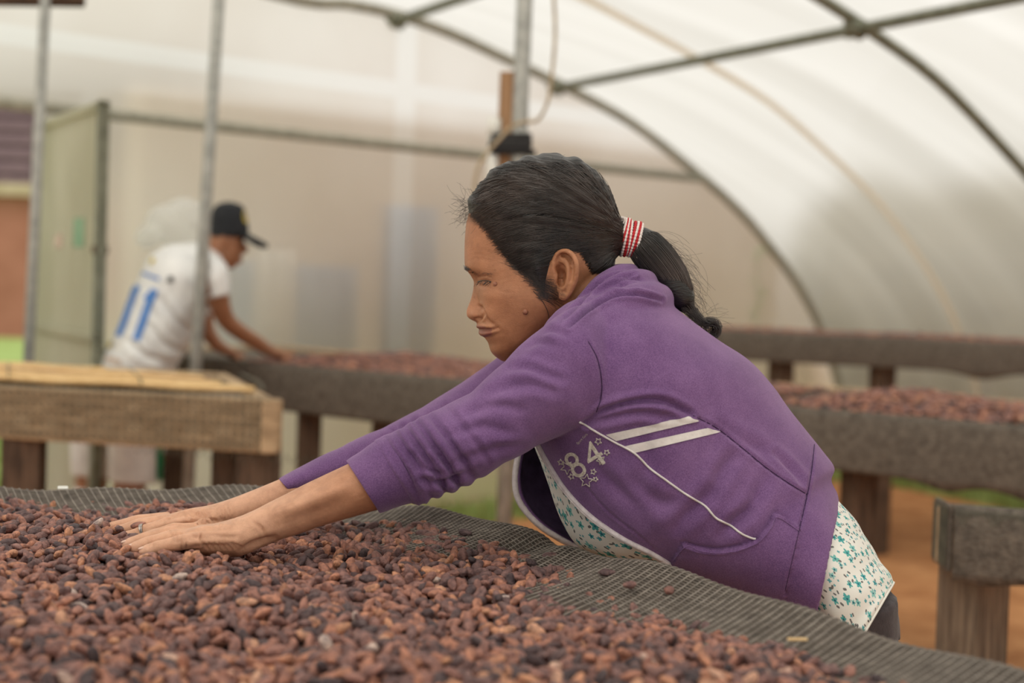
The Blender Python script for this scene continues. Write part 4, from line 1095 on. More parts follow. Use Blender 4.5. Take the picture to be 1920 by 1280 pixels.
def hcrease(pl, w, amp, ridge=0.25, latmin=0.008):
    pl = np.asarray(pl, float)
    pl = HC_adj(pl); pl = crom(pl, 6) if len(pl) > 2 else pl
    m = onhead & (np.abs(ol) > latmin) & (ox > pl[:, 0].min() - 5 * w) & (ox < pl[:, 0].max() + 5 * w) & (oy > pl[:, 1].min() - 5 * w) & (oy < pl[:, 1].max() + 5 * w)
    D, t = pldist(ox[m], oy[m], pl); fade = np.sin(np.pi * np.clip(t * 0.86 + 0.07, 0, 1)) ** 0.5
    g = np.exp(-(D / w) ** 2) - ridge * np.exp(-((D - 2.2 * w) / (1.1 * w)) ** 2)
    BV[m] += BN[m] * (amp * g * fade)[:, None]
def HC_adj(pl, lat=0.045):
    """photo pixels on the near cheek -> side-view pixels of the head"""
    c = np.array([1010.0, 490.0]); return c + (pl - c) * (DH - lat) / DH
hcrease([(896, 527.5), (904, 526), (914, 525.5), (922, 528)], 2.2, -.0018, .2)              # lid slit
hcrease([(894, 521), (902, 518.5), (913, 518), (924, 522)], 2.0, -.0010, .2)                # upper lid fold
hcrease([(897, 534), (906, 536), (917, 534)], 2.5, -.0009)                                  # bag under the eye
hcrease([(904, 574), (908, 588), (914, 599), (921, 606), (929, 610)], 3.2, -.0019, .3)     # fold from nose to mouth
hcrease([(895, 574), (902, 578), (906, 586), (904, 595), (898, 600)], 2.4, -.0026, .25)     # groove round the nose wing
hcrease([(890, 598.5), (896, 597.5), (901, 598.5)], 2.2, -.0030, .0, .003)                    # nostril
hcrease([(894, 619.6), (902, 619), (912, 618), (924, 616.6), (934, 614.5)], 2.6, -.0038, .2, .0)
hcrease([(894, 613), (904, 613.5), (916, 614), (928, 614)], 3.4, .0014, .0, .0); hcrease([(900, 627), (910, 626), (920, 622.5), (928, 619)], 4.2, .0020, .1, .0)   # mouth line
hcrease([(934, 611), (938, 615), (940, 622)], 3.0, -.0005, .3)
hcrease([(903, 634), (912, 634), (922, 631)], 3.0, -.0010, .2, 0)
for k in range(4):                                                                           # crow's feet and cheek lines
    hcrease([(926 + 2 * k, 527 - 4 * k), (945, 523 - 5 * k), (962 + k, 516 - 7 * k)], 1.7, -.0006, .2)
hcrease([(925, 540), (945, 546), (962, 548)], 1.8, -.0005)
for k in range(3): hcrease([(882, 470 + 8 * k), (900, 468 + 8 * k), (925, 474 + 8 * k)], 2.0, -.0004)
for k in range(0): hcrease([(940 + 11 * k, 560 + 3 * k), (928 + 13 * k, 575 + 4 * k), (940 + 13 * k, 600 + 3 * k)], 1.9, -.00035)
hcrease([(1043, 490), (1050, 479), (1063, 481), (1071, 497), (1070, 525)], 3.0, -.0024, .2)  # groove under the helix
hcrease([(1048, 503), (1053, 514), (1051, 530)], 4.6, -.0085, .1)                            # bowl of the ear
hcrease([(1034, 540), (1040, 556), (1046, 572)], 3.0, -.0012)
# hands: knuckle creases, tendons, wrist folds
def bcrease(pl, w, amp, ridge=.3, dmax=99): crease(BV, BN, pl, w, amp * 2.3, dmax, ridge)
for pl in ([(345, 998), (385, 988), (430, 985)], [(340, 1008), (385, 1001), (435, 1000)], [(345, 1018), (390, 1013), (440, 1015)], [(300, 972), (345, 960), (390, 955)], [(298, 985), (345, 975), (392, 972)]): bcrease(pl, 5, .0013, .5)
for x in (318, 326, 334): bcrease([(x, 996), (x + 4, 1006), (x + 2, 1016)], 1.8, -.0007)
for x in (275, 282, 338, 346): bcrease([(x, 1012), (x + 3, 1020), (x + 2, 1032)], 1.8, -.0007)
for x in (255, 262, 268): bcrease([(x, 978), (x + 5, 986), (x + 3, 1000)], 1.8, -.0008)
for k in range(7): bcrease([(360 + 11 * k, 1004 + 1.5 * k), (380 + 11 * k, 1016 + k), (392 + 11 * k, 1030)], 2.0, -.0007)
for k in range(5): bcrease([(340 + 12 * k, 958 - k), (352 + 12 * k, 970), (360 + 12 * k, 982)], 2.0, -.0007)
for k in range(4): bcrease([(404 + 8 * k, 950 - 2 * k), (412 + 8 * k, 966), (420 + 8 * k, 982)], 2.2, -.0008)
for k in range(3): bcrease([(352, 958 + 7 * k), (380, 967 + 6 * k), (410, 978 + 4 * k)], 2.4, -.0010)
bcrease([(470, 975), (490, 990), (500, 1010)], 3.0, -.0010); bcrease([(455, 1030), (480, 1018), (515, 1008)], 6, -.0020)
bcrease([(520, 960), (570, 945), (640, 915)], 12, .0022, .4)
# colour
tint = np.tile(np.array(s2l((178, 124, 90))[:3]), (len(BV), 1))
px_, py_, d_ = proj(BV)
hand_w = sstep(760 - px_, 0, 330)[:, None]
tint = tint * (1 - hand_w) + np.array(s2l((216, 168, 138))[:3]) * hand_w
def blend(w, c): 
    global tint
    w = np.asarray(w)[:, None]; tint = tint * (1 - w) + np.array(s2l(c)[:3]) * w
ax_, ay_ = ox, oy
def region(x, y, rx, ry, amt=1.0): return amt * onhead * np.exp(-((ax_ - x) / rx) ** 2 - ((ay_ - y) / ry) ** 2)
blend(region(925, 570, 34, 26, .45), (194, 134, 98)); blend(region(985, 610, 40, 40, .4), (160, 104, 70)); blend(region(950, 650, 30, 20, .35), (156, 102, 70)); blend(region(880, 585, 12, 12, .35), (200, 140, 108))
blend(region(890, 460, 30, 35, .3), (176, 116, 80))
lip = [(889, 612), (895, 609), (906, 610.5), (918, 613), (936, 615.5), (927, 622), (917, 628.5), (908, 632.5), (901, 631.5), (895, 624)]
inlip = onhead & inpoly(ax_, ay_, HC_adj(np.array(lip), .02)) & (np.abs(ol) < .050)
blend(inlip * 0.8, (142, 86, 74))
sp = np.random.default_rng(3)
for _ in range(12): blend(region(sp.uniform(890, 985), sp.uniform(430, 560), 1.8, 1.8, .4), (112, 66, 46))
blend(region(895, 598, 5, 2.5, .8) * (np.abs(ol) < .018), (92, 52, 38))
for kx in ('n_little', 'n_ring', 'n_middle', 'f_middle', 'f_ring', 'f_index', 'n_index', 'f_little'):
    q, r = FINGERS[kx]; dd = np.linalg.norm(BV - q[-1], axis=1); blend(np.exp(-(dd / .012) ** 2) * .45, (232, 190, 168))
bo = mkobj('body', BV, BF, M_SKIN, woman); set_attr(bo.data, 'tint', tint)
BODY_BVH = bvh_of(BV, BF); HAND_BVH = BODY_BVH
M_MOLE = pmat('mole_skin', (140, 88, 64), (160, 106, 80), 200, 0.45, spec=0.5)
for (x, y, r) in ((929, 532, .0029), (985, 584.5, .0034)):
    p, n_ = cast(BODY_BVH, x, y, -.0002); mb = MB(); mb.ellipsoid(p, (r, r * .9, r), nu=16, nv=10); mb.build('mole', M_MOLE, woman)
# fingernails
M_NAIL = pmat('fingernail', (218, 178, 158), (232, 200, 184), 60, 0.35)
for kx in ('n_little', 'n_ring', 'n_middle', 'f_middle', 'f_ring', 'f_index'):
    q, r = FINGERS[kx]; t = q[-1] - q[-2]; t /= np.linalg.norm(t); up = np.array([0, 0, 1.0]); up -= t * (up @ t); up /= np.linalg.norm(up); sd = np.cross(t, up)
    mb = MB(); mb.ellipsoid(q[-1] - t * .003 + up * (r * .62), (.0052, .0042, .0016), np.stack([t, sd, up]), 12, 8); mb.build('fingernail', M_NAIL, woman)
# ring on the far hand
q, r = FINGERS['f_index']; t = q[1] - q[0]; t /= np.linalg.norm(t); c = q[1] * .55 + q[0] * .45
c, t = q[1] + 0.004 * t, (q[2] - q[1]) / np.linalg.norm(q[2] - q[1])
up = np.array([0, 0, 1.0]); up -= t * (up @ t); up /= np.linalg.norm(up); sd = np.cross(t, up)
M_SILV = pmat('silver', (150, 142, 138), (206, 198, 192), 300, 0.35, 0.0006, 600, metal=0.9, lo=.4, hi=.6)
mb = MB()
for off in (-.0010, .0010):
    a = np.linspace(0, 2 * math.pi, 33); mb.tube(c + t * off + np.outer(np.cos(a) * .0096, up) + np.outer(np.sin(a) * .0096, sd), .0007 + .0006 * np.clip(np.cos(a), 0, 1), 6)
mb.build('ring', M_SILV, woman)
# ------------------------------------------------------------------ hooded sweatshirt
HRING = [  # back px, front px, half depth, zip position (share of the ring measured from the front)
    (1205, 517, 1015, 645, .100, .06), (1245, 558, 985, 695, .160, .06), (1286, 593, 975, 745, .185, .05), (1347, 638, 985, 800, .195, .05), (1403, 675, 1000, 842, .195, .05), (1447, 722, 1018, 885, .190, .06), (1479, 767, 1036, 932, .188, .085),
    (1514, 811, 1062, 985, .186, .125), (1542, 846, 1108, 1032, .184, .155), (1564, 877, 1180, 1064, .182, .15), (1558, 901, 1268, 1098, .180, .11), (1570, 926, 1385, 1148, .181, .06), (1574, 951, 1516, 1235, .182, .05)]
H = crom(HRING, 8); m_ = len(H); nA_ = 120
cT = P(H[:, 0], H[:, 1], np.full(m_, DH)); cB = P(H[:, 2], H[:, 3], np.full(m_, DH)); hc = (cT + cB) / 2; ha = (cT - cB) / 2
hl_ = hc - CAM; hl_ /= np.linalg.norm(hl_, axis=1)[:, None]
fn_ = np.arccos(np.clip(-1 + 2 * H[:, 5], -1, 1)); ff_ = -np.arccos(np.full(m_, -1 + 2 * 0.03))
u = np.linspace(0, 1, nA_)
phi = fn_[:, None] * (1 - u) + ff_[:, None] * u
idx_ = np.arange(m_)[:, None] / 8.0
flare = 0.055 * sstep(u, .84, 1.0)[None, :] * np.exp(-((idx_ - 5.6) / 2.3) ** 2)
def hshell(inset_):
    la = np.linalg.norm(ha, axis=1)[:, None]
    ca = ha * ((la - inset_) / la)
    hd = (H[:, 4] - inset_)[:, None]
    V = hc[:, None, :] + ca[:, None, :] * np.cos(phi)[..., None] - hl_[:, None, :] * (hd * np.sin(phi))[..., None]
    V = V - (ha / la)[:, None, :] * flare[..., None]
    return V
Vo, Vi = hshell(0.0), hshell(0.006)
n = m_ * nA_
V = np.vstack([Vo.reshape(-1, 3), Vi.reshape(-1, 3)])
gf = grid_faces(m_, nA_, False); f = gf.tolist() + (gf[:, ::-1] + n).tolist()
for i in range(m_ - 1):
    for j in (0, nA_ - 1):
        a, b = i * nA_ + j, (i + 1) * nA_ + j; q = [a, b, b + n, a + n]; f.append(q if j else q[::-1])
for j in range(nA_ - 1):
    for i in (0, m_ - 1):
        a, b = i * nA_ + j, i * nA_ + j + 1; q = [a, b, b + n, a + n]; f.append(q[::-1] if i else q)
hood = MB(); hood.add(V, f)
def folds(seed, amp):
    r = np.random.default_rng(seed); ph_ = r.uniform(0, 6.28, 6)
    def fn(i, ph):
        low = .75 - .45 * np.cos(ph)
        w = np.abs(np.sin(i * 5.2 + ph_[0] + .55 * np.sin(ph + ph_[1]) + .3 * np.sin(2 * ph))) ** .7 - .55
        w2 = np.abs(np.sin(i * 2.6 + 1.1 + .5 * np.sin(ph + ph_[3]))) ** .8 - .6
        return 1 + amp * 1.9 * low * w * sstep(i, 6.0, 7.4) * (1 - sstep(i, 9.3, 9.9)) + amp * .5 * w2 * sstep(i, 2.6, 4.5) * (1 - sstep(i, 6.2, 7.2)) + 0 * np.sin(i * 5.2 + ph_[0] + 1.2 * np.sin(ph + ph_[1])) * sstep(i, 6.2, 7.6) * (1 - sstep(i, 9.2, 9.8)) + amp * .35 * np.sin(i * 2.1 + 2 * np.sin(ph * 2 + ph_[2]))
    return fn
# near sleeve, shoulder to cuff seam
hood.loft([(1160, 560, 1190, 800, 1.86, .06), (1090, 574, 1150, 795, 1.825, .075), (1036, 596, 1108, 796, 1.812, .072), (1000, 626, 1080, 803, 1.806, .066), (958, 668, 1035, 820, 1.802, .060), (903, 716, 985, 850, 1.80, .055), (852, 752, 935, 875, 1.80, .053),
           (800, 779, 882, 902, 1.80, .052), (760, 797, 835, 925, 1.80, .050), (724, 815, 795, 940, 1.80, .047), (700, 829, 772, 944, 1.80, .044)], 14, 64, True, folds(5, .085))
hood.loft([(1120, 580, 1130, 760, 2.03, .06), (1030, 590, 1070, 760, 2.08, .070), (965, 645, 1010, 775, 2.085, .062), (895, 695, 945, 805, 2.07, .056), (832, 740, 880, 838, 2.055, .052), (765, 778, 812, 868, 2.035, .049), (705, 806, 748, 893, 2.02, .046), (672, 822, 708, 900, 2.01, .043), (640, 838, 672, 907, 2.003, .041), (612, 850, 640, 912, 1.995, .039)], 12, 48, True, folds(9, .07))
# shoulders and yoke
hood.ellipsoid(P(1125, 668, 1.855), (0.075, 0.070, 0.072), nu=24, nv=16)
hood.ellipsoid(P(1090, 660, 2.04), (0.068, 0.07, 0.066), nu=24, nv=16)
# hood lying in rolls round the neck
def roll(pts, rad, fl=1.0):
    near = np.array([p[:2] + (p[2],) for p in pts], float)
    N_ = HP(near[:, 0], near[:, 1], near[:, 2]); F_ = mirror_head(N_[:-1][::-1])
    path = crom(np.vstack([N_, F_]), 5); r = crom(np.array([[q] for q in list(rad) + list(rad[:-1])[::-1]]), 5)[:, 0]
    hood.tube(path, r, 16)
roll([(1048, 603, .064), (1072, 581, .073), (1098, 554, .077), (1122, 529, .071), (1155, 511, .05), (1178, 509, .022), (1182, 509, 0)], [.006, .008, .0095, .010, .010, .010, .010])
roll([(1046, 620, .074), (1080, 592, .086), (1112, 565, .091), (1145, 542, .085), (1185, 528, .06), (1207, 528, .025), (1212, 529, 0)], [.008, .013, .0155, .0165, .016, .015, .015])
roll([(1075, 622, .095), (1120, 592, .108), (1165, 570, .104), (1205, 560, .075), (1228, 560, .03), (1234, 561, 0)], [.014, .021, .023, .022, .020, .020])
OV, OF = remesh(hood, 0.0028, 3, 0.5)
print('hoodie verts', len(OV))
ON = vnormals(OV, OF)
def oc(pl, w, amp, ridge=.35, dmax=99, dmin=0):
    global ON
    crease(OV, ON, pl, w, amp, dmax, ridge, dmin)
# gathers above the near cuff
for pl, a in (([(722, 822), (742, 858), (772, 905), (786, 930)], -.004), ([(740, 812), (766, 850), (795, 895), (812, 925)], -.005), ([(760, 802), (790, 845), (820, 890), (836, 920)], -.006), ([(783, 792), (815, 838), (845, 880), (858, 905)], -.006),
              ([(808, 780), (842, 825), (872, 866), (884, 890)], -.005), ([(838, 762), (868, 800), (900, 840), (915, 865)], -.0035)): oc(pl, 5.5, a, .6)
oc([(770, 850), (800, 880), (850, 893)], 5, -.004); oc([(790, 900), (830, 905), (870, 888)], 6, -.006, .5); oc([(745, 845), (760, 880), (776, 915)], 4, -.003)
# folds of the upper arm
for pl, w, a in (([(958, 690), (990, 690), (1030, 704), (1052, 712)], 7, -.0045), ([(905, 745), (950, 726), (1000, 722), (1040, 735)], 9, -.0035), ([(870, 780), (920, 760), (980, 768)], 8, -.003), ([(840, 815), (900, 800), (960, 812)], 8, -.003), ([(985, 650), (1010, 640), (1040, 650)], 7, -.003),
                 ([(1010, 625), (1035, 618), (1062, 628)], 6, -.003), ([(860, 865), (920, 845), (980, 835)], 8, -.003)): oc(pl, w, a, .5)
# armpit and side
TOR = 1.5
for pl, w, a in (([(1098, 792), (1130, 772), (1180, 756), (1240, 752), (1295, 775)], 6, -.009), ([(1105, 797), (1150, 785), (1200, 776), (1260, 782)], 6, -.005), ([(1115, 790), (1170, 772), (1230, 766)], 5, -.004),
                 ([(1380, 850), (1355, 885), (1335, 930)], 12, -.003), ([(1330, 925), (1300, 955), (1270, 985)], 12, -.0035), ([(1185, 905), (1230, 940), (1270, 945)], 14, -.003), ([(1120, 880), (1160, 920), (1210, 970)], 12, -.0025), ([(1430, 905), (1410, 950), (1380, 985)], 12, -.003),
                 ([(1455, 850), (1490, 885), (1505, 905)], 6, -.004), ([(1350, 800), (1400, 830), (1440, 850)], 10, -.002), ([(1200, 800), (1215, 860), (1205, 900)], 12, -.002), ([(1400, 960), (1380, 975), (1355, 1000)], 10, -.003)): oc(pl, w, a * (TOR if w > 6 else 1), .5)
# seams
for pl, w, a in (([(1103, 640), (1120, 672), (1128, 712), (1127, 745), (1118, 772)], 2.2, -.0018), ([(1300, 779), (1345, 803), (1395, 842), (1435, 875), (1475, 903), (1512, 926)], 2.6, -.0030), ([(1527, 833), (1521, 888), (1510, 945), (1492, 1020), (1472, 1112)], 2.4, -.0022), ([(1087, 900), (1143, 961), (1192, 999), (1239, 1039)], 2.2, -.0014),
                 ([(1118, 768), (1200, 752), (1260, 760), (1300, 779)], 2.6, -.0025)): oc(pl, w, a, .45)
# hood folds
for pl, w, a in (([(1060, 596), (1090, 566), (1118, 536), (1150, 520), (1190, 514)], 3.0, -.0065), ([(1150, 530), (1175, 522), (1200, 524)], 3.2, -.003), ([(1066, 612), (1100, 584), (1130, 566), (1160, 553), (1200, 552), (1240, 562)], 3.4, -.0075), ([(1120, 545), (1150, 534), (1185, 540)], 4, -.002)): oc(pl, w, a, .5)
# kangaroo pocket: a raised patch with an open curved edge
POCK = np.vstack([crom([(1283, 1018), (1310, 1027), (1345, 1031), (1385, 1025), (1420, 1010), (1440, 988), (1448, 972), (1456, 962)], 6), [(1480, 975), (1502, 991), (1490, 1040), (1470, 1125), (1400, 1130), (1330, 1110), (1255, 1060)]])
ON = vnormals(OV, OF)
px_, py_, d_ = proj(OV); face = -((OV - CAM) * ON).sum(1)
ins = inpoly(px_, py_, POCK) & (face > 0); dp, _ = pldist(px_, py_, POCK[:44])
OV[ins] += ON[ins] * (0.0032 * sstep(dp[ins], 0, 2.5) + .0012 * np.exp(-((dp[ins] - 3) / 3) ** 2))[:, None]
m = (~ins) & (face > 0) & (dp < 12); OV[m] -= ON[m] * (0.0028 * np.exp(-(dp[m] / 4.5) ** 2))[:, None]
hoodie = mkobj('hooded_sweatshirt', OV, OF, M_HOOD, woman); hoodie['label'] = 'purple knit hooded sweatshirt with white stripes'
HB = bvh_of(OV, OF)
# cuffs
def cuff(spec, seed):
    mb = MB(); r = np.random.default_rng(seed)
    V, f = loft(spec, 8, 72, True, lambda i, ph: 1 + 0.010 * np.sign(np.sin(ph * 36)) * 0 + 0.012 * np.sin(ph * 5 + i) * .5)
    mb.add(V, f); return mb.build('cuff', M_HOOD, hoodie)
cuff([(726, 817, 797, 940, 1.80, .0475), (700, 829, 772, 943.5, 1.80, .0455), (676, 846, 744, 951, 1.80, .0435), (651, 862, 714, 961.5, 1.80, .042), (653, 866, 712, 956, 1.80, .038)], 1)
cuff([(648, 835, 680, 909, 2.004, .042), (612, 850, 642, 914, 1.995, .040), (580, 866, 606, 920, 1.985, .038), (526, 895, 551, 926, 1.97, .036), (530, 898, 552, 922, 1.97, .032)], 2)
# ------------------------------------------------------------------ trimmings laid on the cloth
def patch(name, quad, nu_, nv_, mat, parent, bvh, off=0.0012, th=0.0010):
    q = np.array(quad, float); V = []; ok = True
    for i in range(nu_ + 1):
        for j in range(nv_ + 1):
            a, b = i / nu_, j / nv_
            p = q[0] * (1 - a) * (1 - b) + q[1] * a * (1 - b) + q[2] * a * b + q[3] * (1 - a) * b
            w, n_ = cast(bvh, p[0], p[1], off); 
            if w is None: w = V[-1][0] if V else P(p[0], p[1], 1.8); n_ = -FW
            V.append((w, n_))
    A_ = np.array([v[0] for v in V]); N_ = np.array([v[1] for v in V])
    n = len(A_); g = grid_faces(nu_ + 1, nv_ + 1, False)
    f = g.tolist() + (g[:, ::-1] + n).tolist()
    o = mkobj(name, np.vstack([A_, A_ - N_ * (th + off)]), f, mat, parent); return o
patch('white_stripe', [(1136, 814), (1290, 781), (1310, 789), (1156, 826)], 40, 5, M_TRIM, hoodie, HB)
patch('white_stripe', [(1171, 836), (1327, 802), (1350, 810), (1190, 848.5)], 40, 5, M_TRIM, hoodie, HB)
pip = [(1087, 790.5), (1117, 808), (1152, 828), (1188, 848), (1218, 877), (1253, 903), (1286, 926), (1321, 947.5), (1342, 970), (1368, 984), (1392, 1001), (1417, 1011)]
mb = MB(); mb.tube(cast_line(HB, pip, 4, .0008), .0012, 8); mb.build('white_piping', M_TRIM, hoodie)
# near zip edge: tape and teeth
zi = np.arange(30, m_ - 6)
zl = Vo[zi, 0]; zl = zl + (-hl_[zi]) * 0.003
mb = MB(); mb.tube(zl, .0033, 8)
for i in range(0, len(zl) * 6):
    t = i / 6; k = min(int(t), len(zl) - 2); p = zl[k] * (1 - (t - k)) + zl[k + 1] * (t - k)
    mb.ellipsoid(p - (ha[zi[k]] / np.linalg.norm(ha[zi[k]])) * .003, (.0014, .0014, .0014), nu=6, nv=4)
mb.build('zip_tape', M_ZIP, hoodie)
zf = Vo[np.arange(28, 74), -1]; mb = MB(); mb.tube(zf, .0040, 8); mb.build('zip_tape', M_ZIP, hoodie)
# dark lining visible on the far front edge
li = hshell(0.0085)[26:78, 92:]; mb = MB(); mb.add(li.reshape(-1, 3), grid_faces(li.shape[0], li.shape[1], False)); mb.build('lining', M_LINING, hoodie)
# printed number, small lettering and stars
def text_mesh(body_, size, extrude=0.0):
    cu = bpy.data.curves.new('t', 'FONT'); cu.body = body_; cu.size = size; cu.resolution_u = 3
    o = bpy.data.objects.new('t', cu); COL.objects.link(o)
    dg = bpy.context.evaluated_depsgraph_get(); me = bpy.data.meshes.new_from_object(o.evaluated_get(dg))
    bm = bmesh.new(); bm.from_mesh(me); bmesh.ops.triangulate(bm, faces=bm.faces[:])
    bmesh.ops.subdivide_edges(bm, edges=[e for e in bm.edges if e.calc_length() > size * .12], cuts=2, use_grid_fill=False); bmesh.ops.triangulate(bm, faces=bm.faces[:])
    bm.verts.index_update(); V = np.array([v.co[:] for v in bm.verts]); f = [[v.index for v in q.verts] for q in bm.faces]
    bm.free(); bpy.data.objects.remove(o); return V, f
def decal(V2, f, org, right, up, mat, name, parent, bvh, off=.0008):
    out = []
    for v in V2:
        p = np.array(org) + np.array(right) * v[0] + np.array(up) * v[1]
        w, n_ = cast(bvh, p[0], p[1], off)
        out.append(w if w is not None else (out[-1] if out else P(p[0], p[1], 1.8)))
    return mkobj(name, np.array(out), f, mat, parent)
r_ = np.array([.84, -.50]); u_ = np.array([-.55, -.82])
V8, f8 = text_mesh('8', 62); V4, f4 = text_mesh('4', 66)
decal(V8 * [1.12, 1.22, 1], f8, (1080, 900), r_ * .92, u_, M_PRINT, 'printed_number', hoodie, HB)
decal(V4 * [1.15, 1.12, 1], f4, (1112, 882), r_ * .95, u_, M_PRINT, 'printed_number', hoodie, HB)
Vt, ft = text_mesh('Sport Girls', 6.4)
decal(Vt, ft, (1084, 833), np.array([.69, -.72]) * .95, np.array([-.71, -.70]), M_PRINT, 'printed_lettering', hoodie, HB)
def star(c, R, a0, name='printed_star'):
    pts = []
    for k in range(11):
        a = a0 + k * math.pi / 5; r = R if k % 2 == 0 else R * .45; pts.append((c[0] + r * math.cos(a), c[1] + r * math.sin(a)))
    path = []
    for k in range(10):
        for t in np.linspace(0, 1, 4)[:-1]: path.append(np.array(pts[k]) * (1 - t) + np.array(pts[k + 1]) * t)
    q = [cast(HB, x, y, .0006)[0] for x, y in path]; q = [w for w in q if w is not None]
    mb = MB(); mb.tube(np.array(q + q[:1]), .00055, 4, False); mb.build(name, M_PRINT, hoodie)
for c, R, a0 in (((1064, 876), 13, .3), ((1100, 901), 13, -.2), ((1127, 862), 9, .5), ((1113, 884), 6, 0), ((1052, 866), 6, .9), ((1138, 848), 6, .2), ((1072, 893), 6, .6), ((1117, 898), 5, .1), ((1122, 827), 7, .4)): star(c, R, a0)
# dark stitched seams
M_SEAMD = pmat('dark_seam_thread', (58, 38, 70), (72, 50, 84), 100, 0.95)
for pl in ([(1103, 640), (1120, 672), (1128, 712), (1127, 745), (1118, 772)], [(1300, 779), (1345, 803), (1395, 842), (1435, 875), (1475, 903), (1512, 926)], [(1527, 833), (1521, 888), (1510, 945), (1492, 1020), (1472, 1108)]):
    q = cast_line(HB, pl, 4, .0001)
    mb = MB(); mb.tube(q, .00055, 5); mb.build('seam', M_SEAMD, hoodie)
# pocket stitching
for pl in ([(1262, 1052), (1287, 1024), (1312, 1033), (1347, 1037), (1388, 1031), (1424, 1015), (1446, 990), (1458, 970), (1497, 995)],):
    mb = MB(); mb.tube(cast_line(HB, pl, 4, .0004), .0006, 5); mb.build('stitching', M_HOOD, hoodie)
# ------------------------------------------------------------------ floral shirt
SR = [(1300, 625, 985, 745, .170), (1395, 685, 1000, 830, .178), (1437, 733, 1014, 868, .176), (1468, 777, 1031, 911, .176), (1503, 821, 1053, 972, .175), (1536, 860, 1085, 1024, .166), (1556, 895, 1140, 1055, .164), (1566, 930, 1230, 1076, .163), (1597, 966, 1330, 1094, .163), (1620, 1002, 1430, 1124, .165), (1647, 1046, 1500, 1180, .168), (1672, 1080, 1540, 1250, .168), (1675, 1093, 1560, 1290, .167)]
S = crom(SR, 6); ms = len(S); ns = 96
T_ = P(S[:, 0], S[:, 1], np.full(ms, DH)); B_ = P(S[:, 2], S[:, 3], np.full(ms, DH)); c_ = (T_ + B_) / 2; a_ = (T_ - B_) / 2
l_ = c_ - CAM; l_ /= np.linalg.norm(l_, axis=1)[:, None]; ph = np.arange(ns + 1) * 2 * math.pi / ns
wr = 1 + 0.010 * np.sin(np.arange(ms)[:, None] * .9 + 2 * np.sin(ph)[None, :]) * sstep(np.arange(ms), 40, 60)[:, None] + .006 * np.sin(ph * 9 + np.arange(ms)[:, None] * .25)
SV = (c_[:, None] + a_[:, None] * (np.cos(ph) * wr)[..., None] - l_[:, None] * (S[:, 4][:, None] * np.sin(ph) * wr)[..., None])
sv = SV.reshape(-1, 3); sf = grid_faces(ms, ns + 1, False)
shirt = mkobj('floral_shirt', sv, sf, M_FLOR, woman); shirt['label'] = 'white shirt with small teal flowers'
uvl = shirt.data.uv_layers.new(name='UVMap')
uu = np.zeros((ms, ns + 1)); arc = np.linalg.norm(np.diff(SV, axis=1), axis=2); uu[:, 1:] = np.cumsum(arc.mean(0))[None, :].repeat(ms, 0)
vv = np.zeros((ms, ns + 1)); lo_ = np.linalg.norm(np.diff(SV[:, ns // 4], axis=0), axis=1); vv[1:] = np.cumsum(lo_)[:, None]
li_ = np.empty(len(shirt.data.loops), np.int32); shirt.data.loops.foreach_get('vertex_index', li_)
uvl.data.foreach_set('uv', np.stack([uu.ravel()[li_], vv.ravel()[li_]], 1).ravel())
sm = shirt.modifiers.new('thick', 'SOLIDIFY'); sm.thickness = .0015
mb = MB(); mb.tube(SV[-1], .0016, 6, False); mb.build('hem', M_FLOR, shirt)
# leggings and shoes
lg = MB()
lg.loft([(1600, 1010, 1480, 1090, DH, .130), (1650, 1070, 1540, 1160, DH, .138), (1682, 1140, 1500, 1200, DH, .138), (1690, 1200, 1470, 1230, DH, .130)], 4, 28)
for (h, k, a, t) in LEGS:
    lg.tube(crom([h + [0, 0, -.02], (h + k) / 2, k, (k + a) / 2 + [0.01, 0, 0], a], 5), np.interp(np.arange(21), [0, 5, 10, 15, 20], [.070, .066, .056, .052, .042]), 18)
LV, LF = remesh(lg, 0.006, 4); mkobj('leggings', LV, LF, M_LEGG, woman)
for (h, k, a, t) in LEGS:
    mb = MB(); mb.tube(crom([a + [.045, .01, -.055], a + [-.03, 0, -.05], (a + t) / 2 + [0, 0, -.025], t + [-.02, 0, 0]], 4), np.r_[np.linspace(.034, .040, 6), np.linspace(.040, .028, 7)], 14); mb.build('shoe', M_BLACKRUB, woman)
# ------------------------------------------------------------------ hair
HAIRLINE = [(862, 396), (873, 400), (886, 407), (903, 421), (922, 444), (943, 473), (964, 496), (990, 519), (1006, 537), (1015, 553), (1023, 568), (1024, 552), (1025, 528), (1031, 503), (1038, 483), (1048, 467), (1061, 462), (1077, 466), (1091, 480), (1104, 500), (1113, 520), (1118, 545)]
HPOLY = np.array(HAIRLINE + [(1112, 585), (1230, 585), (1230, 270), (850, 270)], float)
hv_n = HP(HX.ravel(), HY.ravel(), HLAT.ravel()).reshape(nr_, nc_, 3)
du = np.roll(hv_n, -1, 1) - np.roll(hv_n, 1, 1); dv_ = np.gradient(hv_n, axis=0)
hn = np.cross(du, dv_); hn /= np.linalg.norm(hn, axis=2)[..., None] + 1e-12
if (hn[150, :] * (hv_n[150] - hv_n[150].mean(0))).sum() < 0: hn = -hn
ins = inpoly(HX.ravel(), HY.ravel(), HPOLY).reshape(nr_, nc_)
dist, _ = pldist(HX.ravel(), HY.ravel(), crom(HAIRLINE, 4)); dist = dist.reshape(nr_, nc_) * np.where(ins, 1, -1)
off = -0.0012 + 0.0085 * sstep(dist, -4, 26) + 0.003 * sstep(dist, 20, 90)
flow = 0.0009 * np.sin(HY * 0.30 + HX * .07 + 2 * np.sin(HX * .02)) + 0.0006 * np.sin(HY * .9 - HX * .2)
th_ = np.arctan2(HY - 442, 1180 - HX); rr_ = np.hypot(HY - 442, HX - 1180)
